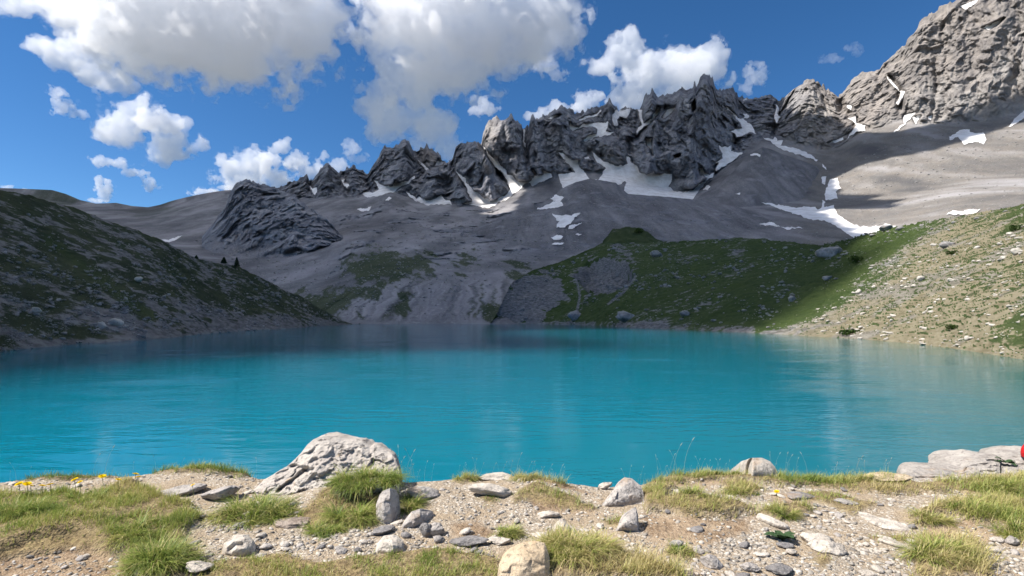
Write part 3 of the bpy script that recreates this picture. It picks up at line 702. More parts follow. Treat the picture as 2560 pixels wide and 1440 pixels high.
# ---------------------------------------------------------------- snow laid on the slopes
def bvh_of(objs):
    vs, fs, off = [], [], 0
    for o in objs:
        n = len(o.data.vertices); v = np.zeros(n * 3, np.float32); o.data.vertices.foreach_get('co', v)
        f = np.zeros(len(o.data.loops), np.int32); o.data.loops.foreach_get('vertex_index', f)
        vs.append(v.reshape(-1, 3)); fs.append(f.reshape(-1, 4) + off); off += n
    return BVHTree.FromPolygons(np.concatenate(vs).tolist(), np.concatenate(fs).tolist())
far_bvh = bvh_of([mountain, moraine[0], cone[0], crag[0]])
EYEV = Vector((0, 0, EYE))
def view_hit(bvh, x, y):
    d = Vector(((x - 1280) / F, 1, (HZ - y) / F)).normalized()
    return bvh.ray_cast(EYEV, d)
def mat_snow():
    m = NT_('old_summer_snow')
    p = m.pos()
    n = m.noise(p, .05, 5, .6); f = m.noise(m.pos((.3, .05, .05)), 1.0, 4, .6)
    col = m.mix(m.step(n, .38, .66), (.82, .805, .80), (.66, .635, .62))
    col = m.mix(m.math('MULTIPLY', m.step(f, .55, .75), .5), col, (.50, .48, .46))
    return m.principled(col, .7, m.bump(m.noise(p, .2, 4, .6), .5, .6), spec=.2)
M_snow = mat_snow()
behind_bvh = bvh_of([mountain, cone[0]])
MORAINE_CREST = [(1380,492),(1410,463),(1440,449),(1470,441),(1510,445),(1540,450),(1556,470),(1570,485),(1620,489),(1680,493),(1740,500),(1780,505),(1850,520),(1900,533),(1960,548),(2000,557),(2050,567),(2100,577),(2150,592)]
def lay_snow(poly, label):
    a = np.array(poly)
    far_bvh = behind_bvh if ('largest snowfield' in label or 'sweeping' in label) else globals()['far_bvh']
    if far_bvh is behind_bvh: a[:, 1] += np.where(seg_dist(a, MORAINE_CREST) < 14, 20, 0)      # the moraine stands before its lower edge
    ring = []
    for i in range(len(a)):
        p, q = a[i], a[(i + 1) % len(a)]; n = max(1, int(np.hypot(*(q - p)) / 2.6))
        for k in range(n): ring.append(p + (q - p) * k / n)
    ring = np.array(ring)
    z = np.concatenate([ring * .1, np.zeros((len(ring), 1))], -1)
    ring = ring + np.stack([fbm(z, 1.0, 3, 201), fbm(z, 1.0, 3, 202)], -1) * 4.5
    lo, hi = ring.min(0), ring.max(0)
    step = 3.2
    gx, gy = np.meshgrid(np.arange(lo[0], hi[0], step), np.arange(lo[1], hi[1], step))
    g = np.stack([gx, gy], -1).reshape(-1, 2)
    if len(g): g = g[poly_sd(g, [tuple(r) for r in ring]) > 1.4]
    pts = [Vector(p) for p in np.concatenate([ring, g])]
    n = len(ring)
    v2, _, f2, _, _, _ = mgeo.delaunay_2d_cdt(pts, [(i, (i + 1) % n) for i in range(n)], [], 1, 1e-4)
    V, ok = [], []
    for p in v2:
        h = view_hit(far_bvh, p[0], p[1])
        if h[0] is None: V.append((0, 0, 0)); ok.append(0); continue
        d = (EYEV - h[0]).normalized()
        V.append(h[0] + d * 5.0 + Vector((0, 0, .5))); ok.append(h[3])
    T = []
    for f in f2:
        if len(f) != 3 or not all(ok[i] for i in f): continue
        ds = [ok[i] for i in f]
        if max(ds) - min(ds) > 140: continue
        T.append(tuple(f))
    if not T: print('no snow', label); return
    V = np.array([tuple(v) for v in V])
    nrm = np.cross(V[T[0][1]] - V[T[0][0]], V[T[0][2]] - V[T[0][0]])
    T = np.array(T)
    if nrm[1] > 0: T = T[:, ::-1]
    lab = np.arange(len(V))                       # one patch, one sheet: keep the largest piece
    for _ in range(300):
        m = lab[T].min(1); new = lab.copy()
        for c in range(3): np.minimum.at(new, T[:, c], m)
        if (new == lab).all(): break
        lab = new
    T = T[lab[T[:, 0]] == np.bincount(lab[T[:, 0]]).argmax()]
    used = np.unique(T); rm = np.full(len(V), -1); rm[used] = np.arange(len(used))
    o = mesh_obj('snow_patch', V[used], rm[T], M_snow)
    tag(o, label, 'snow patch', 'old snow patches on the mountain slopes')
for poly, label in SNOW: lay_snow(poly, label)

# ---------------------------------------------------------------- the near bank
GZ = 1.6                                     # its level above the lake
def on_plane(x, y, z=GZ):
    Y = (EYE - z) * F / (y - HZ)
    return (x - 1280) / F * Y, Y
CREST = [(-900,1190),(-300,1195),(0,1196),(50,1192),(100,1186),(200,1184),(290,1190),(325,1190),(380,1183),(500,1183),(600,1188),(650,1196),(1000,1201),(1100,1197),(1160,1196),(1250,1192),(1340,1198),(1400,1206),(1500,1212),(1600,1203),(1700,1197),(1800,1196),(1900,1192),(2000,1196),(2150,1197),(2280,1203),(2420,1190),(2560,1178),(2800,1160),(3400,1150)]
_cx = np.array([c[0] for c in CREST], float); _cy = np.array([c[1] for c in CREST], float)
# turf: outline, blades per square metre, blade length, greenness, lift above the gravel
TURF = [
 ([(-700,1225),(0,1232),(120,1240),(170,1232),(210,1250),(330,1205),(380,1236),(480,1268),(505,1300),(470,1330),(478,1380),(475,1460),(330,1460),(290,1372),(150,1368),(0,1392),(-700,1440)], 13000, .07, .44, .05),
 ([(380,1180),(420,1166),(480,1162),(560,1166),(640,1186),(600,1197),(480,1194),(400,1192)], 9000, .085, .62, .05),
 ([(30,1198),(120,1186),(250,1182),(305,1192),(200,1197)], 6000, .07, .62, .03),
 ([(470,1425),(540,1402),(700,1385),(800,1410),(900,1392),(1080,1376),(1170,1388),(1262,1400),(1250,1470),(470,1470)], 12000, .05, .34, .03),
 ([(1345,1372),(1400,1352),(1500,1372),(1560,1398),(1650,1418),(1705,1440),(1705,1470),(1330,1470)], 13000, .10, .26, .06),
 ([(1125,1198),(1180,1180),(1212,1200),(1150,1208)], 8000, .08, .40, .03),
 ([(1265,1198),(1312,1176),(1362,1196),(1425,1217),(1390,1222),(1290,1207)], 9000, .09, .38, .04),
 ([(1280,1240),(1330,1224),(1400,1234),(1480,1259),(1502,1272),(1420,1272),(1330,1257),(1280,1264)], 6000, .06, .45, .03),
 ([(1612,1206),(1700,1187),(1800,1187),(1850,1196),(1950,1187),(2000,1196),(2150,1196),(2270,1206),(2300,1218),(2500,1212),(2600,1195),(3200,1180),(3200,1275),(2560,1272),(2400,1243),(2200,1238),(2050,1217),(1950,1217),(1800,1208),(1640,1217)], 11000, .09, .36, .05),
 ([(1600,1232),(1700,1225),(1660,1262),(1710,1264),(1850,1270),(1893,1290),(1800,1306),(1700,1300),(1610,1286)], 8000, .075, .36, .08),
 ([(1795,1216),(1860,1205),(1922,1230),(1870,1246),(1810,1240)], 6000, .08, .35, .02),
 ([(1885,1287),(1950,1266),(2045,1260),(2012,1290),(1950,1302)], 7500, .08, .42, .04),
 ([(1990,1240),(2060,1226),(2205,1266),(2130,1290),(2060,1266)], 4500, .055, .35, .02),
 ([(2275,1300),(2350,1280),(2420,1266),(2500,1268),(2600,1280),(3000,1300),(3000,1400),(2560,1382),(2500,1332),(2430,1320),(2380,1304),(2300,1322)], 12000, .10, .30, .06),
 ([(2268,1405),(2300,1362),(2380,1346),(2450,1370),(2485,1402),(2475,1460),(2285,1460)], 12000, .10, .28, .05),
 ([(2168,1348),(2240,1335),(2293,1356),(2250,1368)], 5000, .07, .35, .02),
 ([(1645,1384),(1690,1362),(1752,1386),(1762,1402),(1690,1412)], 5500, .07, .32, .02),
 ([(1500,1302),(1560,1286),(1602,1310),(1560,1342)], 4200, .06, .34, .02),
 ([(1195,1250),(1230,1240),(1260,1252),(1225,1270)], 4200, .05, .5, .01),
 ([(2020,1395),(2070,1385),(2100,1410),(2050,1425)], 3800, .06, .3, .01),
 ([(840,1230),(900,1212),(985,1215),(990,1260),(950,1300),(860,1310),(760,1320),(740,1290)], 2600, .06, .42, .0),
]
SOIL = [[(-200,1400),(0,1385),(100,1350),(180,1343),(290,1362),(335,1400),(345,1460),(-200,1460)], [(1600,1285),(1700,1300),(1800,1306),(1890,1296),(1870,1335),(1760,1372),(1640,1362),(1590,1320)], [(1115,1312),(1195,1300),(1250,1330),(1235,1352),(1130,1348)], [(735,1300),(820,1245),(905,1240),(860,1302),(760,1318)], [(1320,1255),(1400,1245),(1500,1275),(1470,1285),(1340,1280)], [(600,1400),(760,1395),(900,1420),(900,1460),(560,1460)], [(2290,1315),(2420,1315),(2520,1350),(2480,1375),(2330,1345)], [(1620,1215),(1800,1205),(1950,1220),(1800,1216),(1650,1226)], [(1330,1210),(1430,1212),(1480,1235),(1380,1225)], [(1930,1240),(2020,1230),(2040,1262),(1940,1262)]]
BUMPS = [(820,1250,.42,.11), (1720,1262,.45,.06), (1420,1400,.40,.07), (200,1320,.8,.05), (2420,1290,.6,.06), (2380,1390,.45,.05), (1330,1225,.35,.04), (480,1190,.5,.03), (1800,1195,.6,.04), (2480,1215,.8,.06)]
def to_plane(poly): return [on_plane(x, y) for x, y in poly]
TURF_XY = [(to_plane(p), *r) for p, *r in TURF]
SOIL_XY = [to_plane(p) for p in SOIL]
def sd_near(P2, poly, pad=.4):
    a = np.array(poly); lo, hi = a.min(0) - pad, a.max(0) + pad
    s = (P2[..., 0] > lo[0]) & (P2[..., 0] < hi[0]) & (P2[..., 1] > lo[1]) & (P2[..., 1] < hi[1])
    d = np.full(P2.shape[:-1], -pad)
    if s.any(): d[s] = poly_sd(P2[s], poly)
    return d
def ground(P2, detail=True):
    """height, soil and turf share at points (...,2)"""
    X, Y = P2[..., 0], P2[..., 1]
    p3 = np.concatenate([P2, np.zeros(P2.shape[:-1] + (1,))], -1)
    Ys = np.maximum(Y, .8)
    yc = np.interp(1280 + F * X / Ys, _cx, _cy)
    Yc = (EYE - GZ) * F / (yc - HZ)
    over = Y - Yc + .06 * fbm(p3, 2.2, 3, 400)
    z = GZ + .035 * fbm(p3, .8, 3, 401) + .016 * fbm(p3, 3.5, 3, 402)
    for x, y, r, h in BUMPS:
        bx, by = on_plane(x, y)
        z = z + h * np.exp(-(((X - bx) / r) ** 2 + ((Y - by) / (r * .8)) ** 2) * 1.6)
    rag = .055 * fbm(p3, 5, 4, 403)
    turf = np.zeros(X.shape)
    for poly, dens, ln, gr, lift in TURF_XY:
        sd = sd_near(P2, poly) + rag
        t = sstep(-.03, .06, sd)
        turf = np.maximum(turf, t)
        z = z + lift * sstep(-.015, .05, sd) * .8
    soil = np.zeros(X.shape)
    for k, poly in enumerate(SOIL_XY):
        sd = sd_near(P2, poly) + rag
        t = sstep(-.04, .06, sd); soil = np.maximum(soil, t)
        if k == 0: z = z - .07 * t
    if detail:
        gv = (1 - turf * .6)
        z = z + gv * .007 * fbm(p3, 14, 3, 404) + .004 * np.abs(fbm(p3, 38, 2, 405)) * gv + turf * .012 * fbm(p3, 9, 3, 406)
    z = z - .02 * sstep(-.25, 0, over) - np.where(over > 0, over * .75, 0)
    return np.maximum(z, -1.0), soil, turf
def build_ground():
    fx = np.concatenate([np.linspace(-12, -5.6, 40)[:-1], np.arange(-5.6, 5.6, .0125), np.linspace(5.6, 12, 40)])
    fy = np.concatenate([np.linspace(-6, 2.7, 30)[:-1], np.arange(2.7, 5.75, .0125), np.linspace(5.75, 11, 34)])
    X, Y = np.meshgrid(fx, fy)
    P2 = np.stack([X, Y], -1)
    z, soil, turf = ground(P2)
    m = NT_('gravel_and_earth')
    p = m.pos()
    n1, n2, n3 = m.noise(p, 3.0, 5, .6), m.noise(p, 22.0, 4, .6), m.noise(p, 90.0, 3, .6)
    v = m.voronoi(p, 70.0); vc = m.voronoi(p, 70.0, out='Color')
    v2 = m.voronoi(p, 28.0); vc2 = m.voronoi(p, 28.0, out='Color')
    tone = m.n('SeparateColor', {0: vc}).outputs[0]; tone2 = m.n('SeparateColor', {0: vc2}).outputs[1]
    grav = m.ramp(tone, [(0, (.21, .18, .142)), (.5, (.33, .285, .228)), (.8, (.44, .385, .315)), (1, (.58, .52, .44))])
    grav = m.mix(m.step(v, .42, .62), grav, (.31, .25, .185))
    big = m.ramp(tone2, [(0, (.32, .295, .265)), (1, (.58, .53, .46))])
    grav = m.mix(m.math('MULTIPLY', m.step(v2, .38, .30), m.step(tone2, .55, .6)), grav, big)
    grav = m.mix(m.math('MULTIPLY', m.step(n1, .45, .62), .8), grav, (.315, .245, .168))
    earth = m.mix(m.step(n2, .35, .65), (.17, .115, .072), (.295, .215, .14))
    earth = m.mix(m.step(n1, .4, .65), earth, (.35, .265, .18))
    earth = m.mix(m.step(n3, .58, .7), earth, (.42, .36, .29))
    thatch = m.mix(m.step(n2, .35, .65), (.13, .095, .05), (.26, .20, .10))
    col = m.mix(m.attr('soil'), grav, earth)
    col = m.mix(m.math('MULTIPLY', m.attr('turf'), .9), col, thatch)
    hh = m.math('ADD', m.math('MULTIPLY', v, -.010), m.math('ADD', m.math('MULTIPLY', v2, -.012), m.math('MULTIPLY', n2, .010)))
    mat = m.principled(col, .95, m.bump(hh, .9, 1.0), spec=.1)
    o = mesh_obj('ground', np.stack([X, Y, z], -1), grid_faces(*X.shape)[:, ::1], mat, attrs={'soil': soil.ravel(), 'turf': turf.ravel()})
    tag(o, kind='structure')
    return o
build_ground()

# ---------------------------------------------------------------- stones
def mat_stone(name, dark, mid, light, warm=(.40, .27, .16), layers=0.0, scale=1.0):
    m = NT_(name)
    p = m.pos(obj=False)
    n1, n2, n3 = m.noise(p, 7 * scale, 6, .65), m.noise(p, 34 * scale, 5, .65), m.noise(m.pos((18, 18, 70)), scale, 4, .6, .8)
    c = m.ramp(n1, [(.3, dark), (.5, mid), (.7, light)])
    c = m.mix(m.math('MULTIPLY', m.step(n2, .54, .66), .85), c, m.mix(.6, c, (.05, .047, .045)))
    c = m.mix(m.math('MULTIPLY', m.step(n2, .44, .32), .5), c, light)
    c = m.mix(m.math('MULTIPLY', m.step(m.noise(p, 4.3 * scale, 4, .6), .58, .70), .45), c, warm)
    h = m.math('ADD', m.math('MULTIPLY', n1, .030), m.math('ADD', m.math('MULTIPLY', n2, .022), m.math('MULTIPLY', n3, .014 * layers)))
    return m.principled(c, .9, m.bump(h, 1.0, 1.0), spec=.15)
STONE = {
 'pale': mat_stone('pale_limestone', (.36, .315, .265), (.52, .465, .40), (.66, .60, .52)),
 'grey': mat_stone('grey_limestone', (.29, .262, .238), (.40, .365, .335), (.52, .475, .43)),
 'dark': mat_stone('dark_grey_slate', (.15, .14, .138), (.24, .225, .218), (.34, .32, .305), layers=1),
 'orange': mat_stone('sandy_orange_stone', (.42, .32, .21), (.52, .41, .28), (.60, .50, .37), (.55, .36, .18)),
 'brown': mat_stone('brown_layered_stone', (.22, .17, .14), (.33, .27, .225), (.43, .37, .31), layers=1.5),
 'layer': mat_stone('layered_grey_limestone', (.26, .235, .21), (.39, .355, .32), (.50, .46, .41), layers=2.0, scale=.8),
}
def mat_boulder():
    m = NT_('pitted_pale_limestone')
    p = m.pos()
    n1, n2 = m.noise(p, 5, 6, .6), m.noise(p, 40, 5, .65)
    bed = m.noise(m.pos((5, 5, 30)), 1.0, 5, .65, .6)
    c = m.ramp(n1, [(.3, (.34, .305, .27)), (.5, (.46, .415, .37)), (.7, (.57, .52, .46))])
    c = m.mix(m.math('MULTIPLY', m.step(bed, .56, .68), .55), c, (.27, .235, .21))
    c = m.mix(m.math('MULTIPLY', m.step(n2, .56, .70), .6), c, (.22, .20, .185))
    pit = m.math('MULTIPLY', m.step(m.noise(m.pos((1, 1, 1.5)), 16, 4, .6), .56, .63), m.step(m.noise(p, 3.2, 3, .5), .46, .58))
    c = m.mix(m.math('MULTIPLY', pit, .85), c, (.06, .056, .056))
    c = m.mix(m.math('MULTIPLY', m.step(m.noise(p, 6.3, 4, .6), .62, .72), .5), c, (.50, .34, .18))
    h = m.math('ADD', m.math('MULTIPLY', n2, .020), m.math('ADD', m.math('MULTIPLY', bed, .022), m.math('MULTIPLY', pit, -.02)))
    return m.principled(c, .9, m.bump(h, 1.0, 1.0), spec=.12)
STONE['boulder'] = mat_boulder()
_ico = {}
def ico(n):
    if n not in _ico:
        import bmesh
        bm = bmesh.new(); bmesh.ops.create_icosphere(bm, subdivisions=n, radius=1)
        _ico[n] = (np.array([v.co for v in bm.verts]), np.array([[v.index for v in f.verts] for f in bm.faces])); bm.free()
    return _ico[n]
def stone_shape(seed, sub=4, cuts=14, rough=.05, edge=.10):
    r = np.random.default_rng(seed)
    v, f = ico(sub)
    d = r.normal(size=(cuts, 3)); d /= np.linalg.norm(d, axis=1, keepdims=True)
    o = r.uniform(.62, 1.0, cuts)
    dot = v @ d.T
    rad = np.where(dot > .05, o / np.maximum(dot, .05), 9)
    k = 34.0
    rr = -np.log(np.exp(-k * rad).sum(1) + np.exp(-k * 1.12)) / k
    p = v * np.clip(rr, .3, 1.25)[:, None]
    nz = fbm(p + seed * 3.1, 2.2, 4, seed % 50, .6)
    p = p * (1 + rough * 2.6 * nz + rough * 1.1 * ridged(p + seed, 5, 3, 7) + rough * 1.6 * facets(p + seed, 2.6, seed % 7 + 60, 1.2))[:, None]
    lo, hi = p.min(0), p.max(0)
    return (p - (lo + hi) / 2) / (hi - lo) * 2, f          # fills -1 .. 1
def rot_z(p, a):
    c, s = math.cos(a), math.sin(a)
    return np.stack([p[:, 0] * c - p[:, 1] * s, p[:, 0] * s + p[:, 1] * c, p[:, 2]], -1)
def stone(box, kind, label, seed, deep=.8, sink=.18, tilt=0.0, lean=0.0, cuts=14, rough=.05, sub=4):
    x0, y0, x1, y1 = box
    X, Yf = on_plane((x0 + x1) / 2, y1 - 2)
    W = (x1 - x0) / F * Yf; D = W * deep
    Yc = Yf + D * .45
    X = ((x0 + x1) / 2 - 1280) / F * Yc; W = (x1 - x0) / F * Yc
    gz = float(ground(np.array([[X, Yc]]))[0][0])
    H = (y1 - y0) / F * Yc - .38 * D
    H = max(H, .3 * (y1 - y0) / F * Yc, .02)
    p, f = stone_shape(seed, sub, cuts, rough)
    p = p * np.array([W / 2, D / 2, H * (1 + sink) / 2])
    if lean:
        c, s = math.cos(lean), math.sin(lean); p = np.stack([p[:, 0] * c + p[:, 2] * s, p[:, 1], -p[:, 0] * s + p[:, 2] * c], -1)
    if tilt:
        c, s = math.cos(tilt), math.sin(tilt); p = np.stack([p[:, 0], p[:, 1] * c - p[:, 2] * s, p[:, 1] * s + p[:, 2] * c], -1)
    lo = p[:, 2].min()
    o = mesh_obj('rock' if W > .2 else 'stone', p, f, STONE[kind], smooth=True)
    o.location = (X, Yc, gz - lo - H * sink)
    tag(o, label, 'rock' if W > .2 else 'stone', 'stones lying on the lakeside bank')
    return o
STONES = [
 ((395,1204,512,1252),'grey','smooth purple grey rock in the gravel left of the big boulder',1,.7,.2,0,-.12),
 ((503,1212,597,1264),'grey','low grey rock with dark pits touching the tall grass left of the boulder',2,.8,.25,0,-.25),
 ((468,1406,532,1448),'pale','pale split stone cut by the bottom edge of the picture, lower left',4,.8,.15,0,0),
 ((1018,1209,1100,1260),'grey','speckled grey rock on the crest right of the big boulder',7,.8,.2,0,.15),
 ((1048,1306,1080,1352),'dark','upright dark grey splinter, the left one of a pair',9,.7,.1,0,-.1),
 ((1072,1308,1114,1350),'grey','upright grey wedge, the right one of a pair',10,.7,.1,0,.2),
 ((928,1313,988,1344),'dark','flat dark grey stone below the foot of the leaning slab',11,.8,.1,0,-.1),
 ((1120,1342,1222,1376),'dark','long low dark slab half buried beside yellow grass',12,.5,.2,0,-.06),
 ((1198,1176,1292,1204),'pale','flat pale rock on the crest left of the dry tuft',13,.7,.25,0,0),
 ((1168,1207,1282,1252),'pale','long pale rock slanting down behind the small green patch',14,.5,.2,0,.15),
 ((1495,1198,1532,1224),'pale','small pale stone on the crest left of the triangular rock',16,.8,.1,0,-.3),
 ((1962,1228,2038,1254),'dark','dark low rock with a rounded back on the earth right of centre',19,.7,.25,0,0),
 ((2088,1251,2140,1270),'grey','small grey rock in thin grass near the right crest',21,.8,.2,0,0),
 ((2158,1188,2275,1220),'orange','reddish rock on the crest left of the right outcrop',24,.6,.3,0,0),
 ((1752,1387,1808,1432),'grey','striped grey stone half sunk in gravel near the bottom edge',26,.8,.15,0,.2),
 ((1850,1408,1898,1438),'grey','pale grey chip of rock right of the striped stone',27,.8,.05,0,.1),
 ((1915,1414,1985,1450),'dark','flat dark stone cut by the bottom edge right of the striped stone',28,.9,.15,0,0),
 ((1342,1268,1400,1296),'pale','pale hump of stone emerging from the gravel in the centre',29,.6,.3,0,-.1),
 ((1940,1354,1984,1378),'dark','blue grey stone under the leaves of the broad leaved plant',30,.8,.05,0,.1),
 ((1966,1370,1992,1394),'pale','round pale pebble next to the blue grey stone',31,.9,.05,0,0),
 ((2008,1322,2085,1374),'pale','wide pale slab sunk flush in the gravel right of the plant',32,.9,.35,0,.1),
 ((2298,1270,2342,1286),'pale','white flat stone on the path below the right outcrop',33,.6,.15,0,0),
 ((1332,1332,1392,1354),'pale','pale flat stone on the gravel above the sandy boulder',34,.6,.2,0,0),
 ((1422,1339,1454,1360),'pale','little pale pyramid stone above the dry grass clump',35,.8,.05,0,.2),
 ((1378,1290,1428,1334),'pale','worn pale slab set flat into the middle gravel',36,.9,.45,0,0),
 ((1218,1344,1278,1372),'pale','pale stone touching the lower end of the dark tuft',37,.6,.2,0,0),
 ((1673,1354,1710,1384),'grey','light grey stone at the edge of the bare earth bank',38,.8,.15,0,0),
 ((2512,1344,2548,1374),'grey','faint grey stone in the grass at the right edge',39,.8,.2,0,0),
 ((885,1368,905,1386),'dark','dark round pebble left of the pale flat topped block',40,.9,.1,0,0),
 ((1545,1250,1565,1265),'pale','little white stone leaning on the foot of the triangular rock',41,.9,.1,0,0),
 ((2030,1345,2110,1395),'pale','broad worn slab flush with the path below the sunk pale slab',42,.9,.5,0,.05),
]
for s_ in STONES: stone(s_[0], s_[1], s_[2], s_[3] + 60, *s_[4:])

# ---- big rocks built from their outlines: a front face between two traced lines, closed by a back
def outline_rock(name, top, bottom, thick, kind, label, seed, nx=150, ny=70, relief=.05, pits=0.0, bands=0.0, cracks=(), cat='boulder'):
    x0, x1 = top[0][0], top[-1][0]
    t = np.linspace(0, 1, nx); xs = x0 + (x1 - x0) * (t * .8 + .2 * (3 * t * t - 2 * t ** 3))
    def line(l):
        a = np.array(l, float); return np.interp(xs, a[:, 0], a[:, 1]), np.interp(xs, a[:, 0], a[:, 2])
    (yt, Yt), (yb, Yb) = line(top), line(bottom)
    PT, PB = px(xs, yt, Yt), px(xs, yb, Yb)
    s = np.linspace(0, 1, ny)[:, None, None]
    bulge = np.sin(np.pi * s) * np.sin(np.pi * np.clip(t, 0, 1))[None, :, None] ** .5
    Fr = PB[None] * (1 - s) + PT[None] * s
    vv = Fr - np.array([0, 0, EYE]); vv /= np.linalg.norm(vv, axis=-1, keepdims=True)
    uv = to_px(Fr)
    w = np.clip(np.minimum(np.minimum(s[..., 0], 1 - s[..., 0]) * 6, np.minimum(t, 1 - t)[None] * 10), 0, 1)
    q = Fr + seed
    d = relief * .8 * facets(q, (3.2, 3.2, 4.2), seed, 1.2) + relief * .6 * facets(q, (9, 9, 12), seed + 1, 1.2) + relief * .35 * fbm(q, 14, 4, seed, .6)
    if pits: d = d - pits * sstep(.08, .32, fbm(q, (7, 7, 11), 3, seed + 4)) - pits * .5 * sstep(.05, .3, fbm(q, 22, 2, seed + 6))
    if bands: d = d + bands * ridged(q + .06 * fbm(q, 3, 3, 8)[..., None], (1.5, 1.5, 15), 2, seed + 5)
    for l, wd, a in cracks: d = d - a * np.clip(1 - seg_dist(uv + 4 * np.stack([fbm(q, 9, 2, 1), fbm(q, 9, 2, 2)], -1), l) / wd, 0, 1)
    Fr = Fr - vv * ((d + .06 * bulge[..., 0]) * w)[..., None]
    # back: over the top and down behind
    nb = 14
    s2 = np.linspace(0, 1, nb + 1)[1:, None, None]
    edge = np.sqrt(np.clip(np.sin(np.pi * t), 0, 1))[None, :, None]
    bk = PT[None] + np.array([0, 1., 0]) * thick * edge * np.sin(s2 * np.pi / 2)
    bot = np.minimum(PB[None, :, 2:], GZ - .1)
    bk[..., 2:] = PT[None, :, 2:] * (1 - s2 ** 2) + bot * s2 ** 2
    bk += .5 * relief * np.stack([fbm(bk, 6, 3, seed + k) for k in range(3)], -1)
    P = np.concatenate([Fr, bk])
    o = mesh_obj(name, P, grid_faces(*P.shape[:2]), STONE[kind])
    tag(o, label, cat)
    return o
outline_rock('boulder', [(632,1226,4.72),(655,1205,4.78),(690,1183,4.82),(712,1170,4.86),(735,1150,4.92),(752,1133,4.95),(768,1112,5.0),(784,1098,5.04),(800,1092,5.06),(822,1090,5.08),(842,1093,5.08),(866,1101,5.06),(905,1104,5.06),(912,1110,5.05),(925,1118,5.04),(934,1113,5.04),(948,1120,5.02),(968,1132,4.98),(980,1137,4.95),(990,1150,4.90),(996,1168,4.85),(998,1185,4.80),(999,1222,4.75)],
    [(632,1236,4.66),(690,1240,4.60),(730,1246,4.56),(748,1258,4.52),(800,1252,4.54),(850,1247,4.56),(900,1246,4.58),(960,1242,4.6),(999,1232,4.7)], .75, 'boulder', 'big pitted pale boulder with grass growing on it, largest rock on the bank', 3, 260, 120, .055, .018, .016,
    [([(695,1228),(728,1205),(755,1183),(770,1172)],8,.11),([(728,1165),(755,1170),(770,1180)],6,.06),([(690,1205),(720,1190)],5,.04),([(800,1190),(820,1200),(838,1203)],4,.04),([(760,1150),(775,1158),(790,1150)],9,.05),([(745,1240),(760,1228)],8,.06)])
outline_rock('boulder', [(2272,1188,5.2),(2285,1176,5.35),(2300,1171,5.45),(2340,1171,5.5),(2370,1177,5.5),(2400,1183,5.5),(2440,1180,5.5),(2500,1188,5.4),(2512,1203,5.2)], [(2272,1192,5.15),(2285,1206,5.0),(2300,1220,4.9),(2325,1224,4.85),(2360,1217,4.9),(2400,1208,4.96),(2450,1206,4.98),(2500,1207,5.0),(2512,1207,5.0)], .5, 'layer', 'flat pale grey rock shelf jutting toward the water at the right', 21, 150, 60, .035, .01, .035, [([(2280,1196),(2330,1195),(2390,1190),(2430,1186)],4,.06)])
outline_rock('boulder', [(2385,1198,5.45),(2402,1182,5.6),(2410,1165,5.7),(2418,1152,5.75),(2440,1142,5.8),(2465,1138,5.8),(2490,1137,5.8),(2503,1148,5.7),(2508,1165,5.6),(2500,1190,5.5)], [(2385,1202,5.4),(2420,1204,5.3),(2460,1204,5.3),(2490,1200,5.3),(2500,1196,5.35)], .6, 'layer', 'stepped layered grey boulder at the right, behind the flat shelf', 22, 130, 80, .05, .02, .07, [([(2430,1165),(2480,1160)],4,.04),([(2440,1150),(2500,1152)],4,.04),([(2430,1175),(2490,1178)],4,.03)])
outline_rock('boulder', [(2500,1195,5.5),(2505,1165,5.6),(2510,1140,5.9),(2525,1133,5.95),(2550,1130,5.95),(2600,1128,5.9),(2660,1135,5.8),(2700,1160,5.6)], [(2500,1202,5.3),(2540,1200,5.3),(2600,1200,5.3),(2700,1195,5.3)], .6, 'layer', 'smooth grey boulder at the right edge under the red bag', 23, 90, 50, .045, .012, .045, [([(2510,1165),(2560,1163)],4,.04)])

def traced_stone(top, bottom, kind, label, seed, relief=.022, cat='rock', name='rock', depth=.7, **kw):
    def at(x, y):
        z = GZ
        for _ in range(4):
            X, Y = on_plane(x, y, z); z = float(ground(np.array([[X, Y]]), False)[0][0]) - .012
        return Y
    bot = [(x, y, at(x, y)) for x, y in bottom]
    bx = [b[0] for b in bot]; bY = [b[2] for b in bot]; by = [b[1] for b in bot]
    tp = []
    for x, y in top:
        Y0 = np.interp(x, bx, bY); tp.append((x, y, Y0 + depth * .8 * max(np.interp(x, bx, by) - y, 2) / F * Y0))
    w = (top[-1][0] - top[0][0]) / F * 4.3
    return outline_rock(name, tp, bot, w * .45, kind, label, seed, 64, 44, relief, cat=cat, **kw)
traced_stone([(556,1375),(559,1359),(575,1348),(590,1340),(609,1338),(620,1345),(631,1353),(634,1367),(636,1388)], [(556,1388),(580,1395),(610,1395),(636,1391)], 'pale', 'blocky pale stone with a dark hollow, alone on the gravel below the left tuft', 3, cracks=[([(575,1375),(590,1362),(605,1362)],9,.05)])
traced_stone([(678,1307),(686,1299),(730,1297),(771,1297),(778,1304)], [(678,1312),(690,1322),(720,1327),(760,1323),(778,1310)], 'brown', 'thin brown layered slab propped under the big boulder mound', 5, depth=1.6, bands=.015)
traced_stone([(1002,1318),(1011,1302),(1028,1281),(1050,1273),(1080,1277),(1086,1289)], [(1002,1322),(1035,1324),(1062,1311),(1086,1292)], 'grey', 'smooth oval grey stone tilted to the left, right of the leaning slab', 6, .012)
traced_stone([(938,1378),(943,1359),(957,1341),(975,1338),(992,1340),(1006,1351),(1012,1376)], [(938,1386),(975,1390),(1012,1382)], 'pale', 'pale flat topped block on the gravel below the oval grey stone', 8)
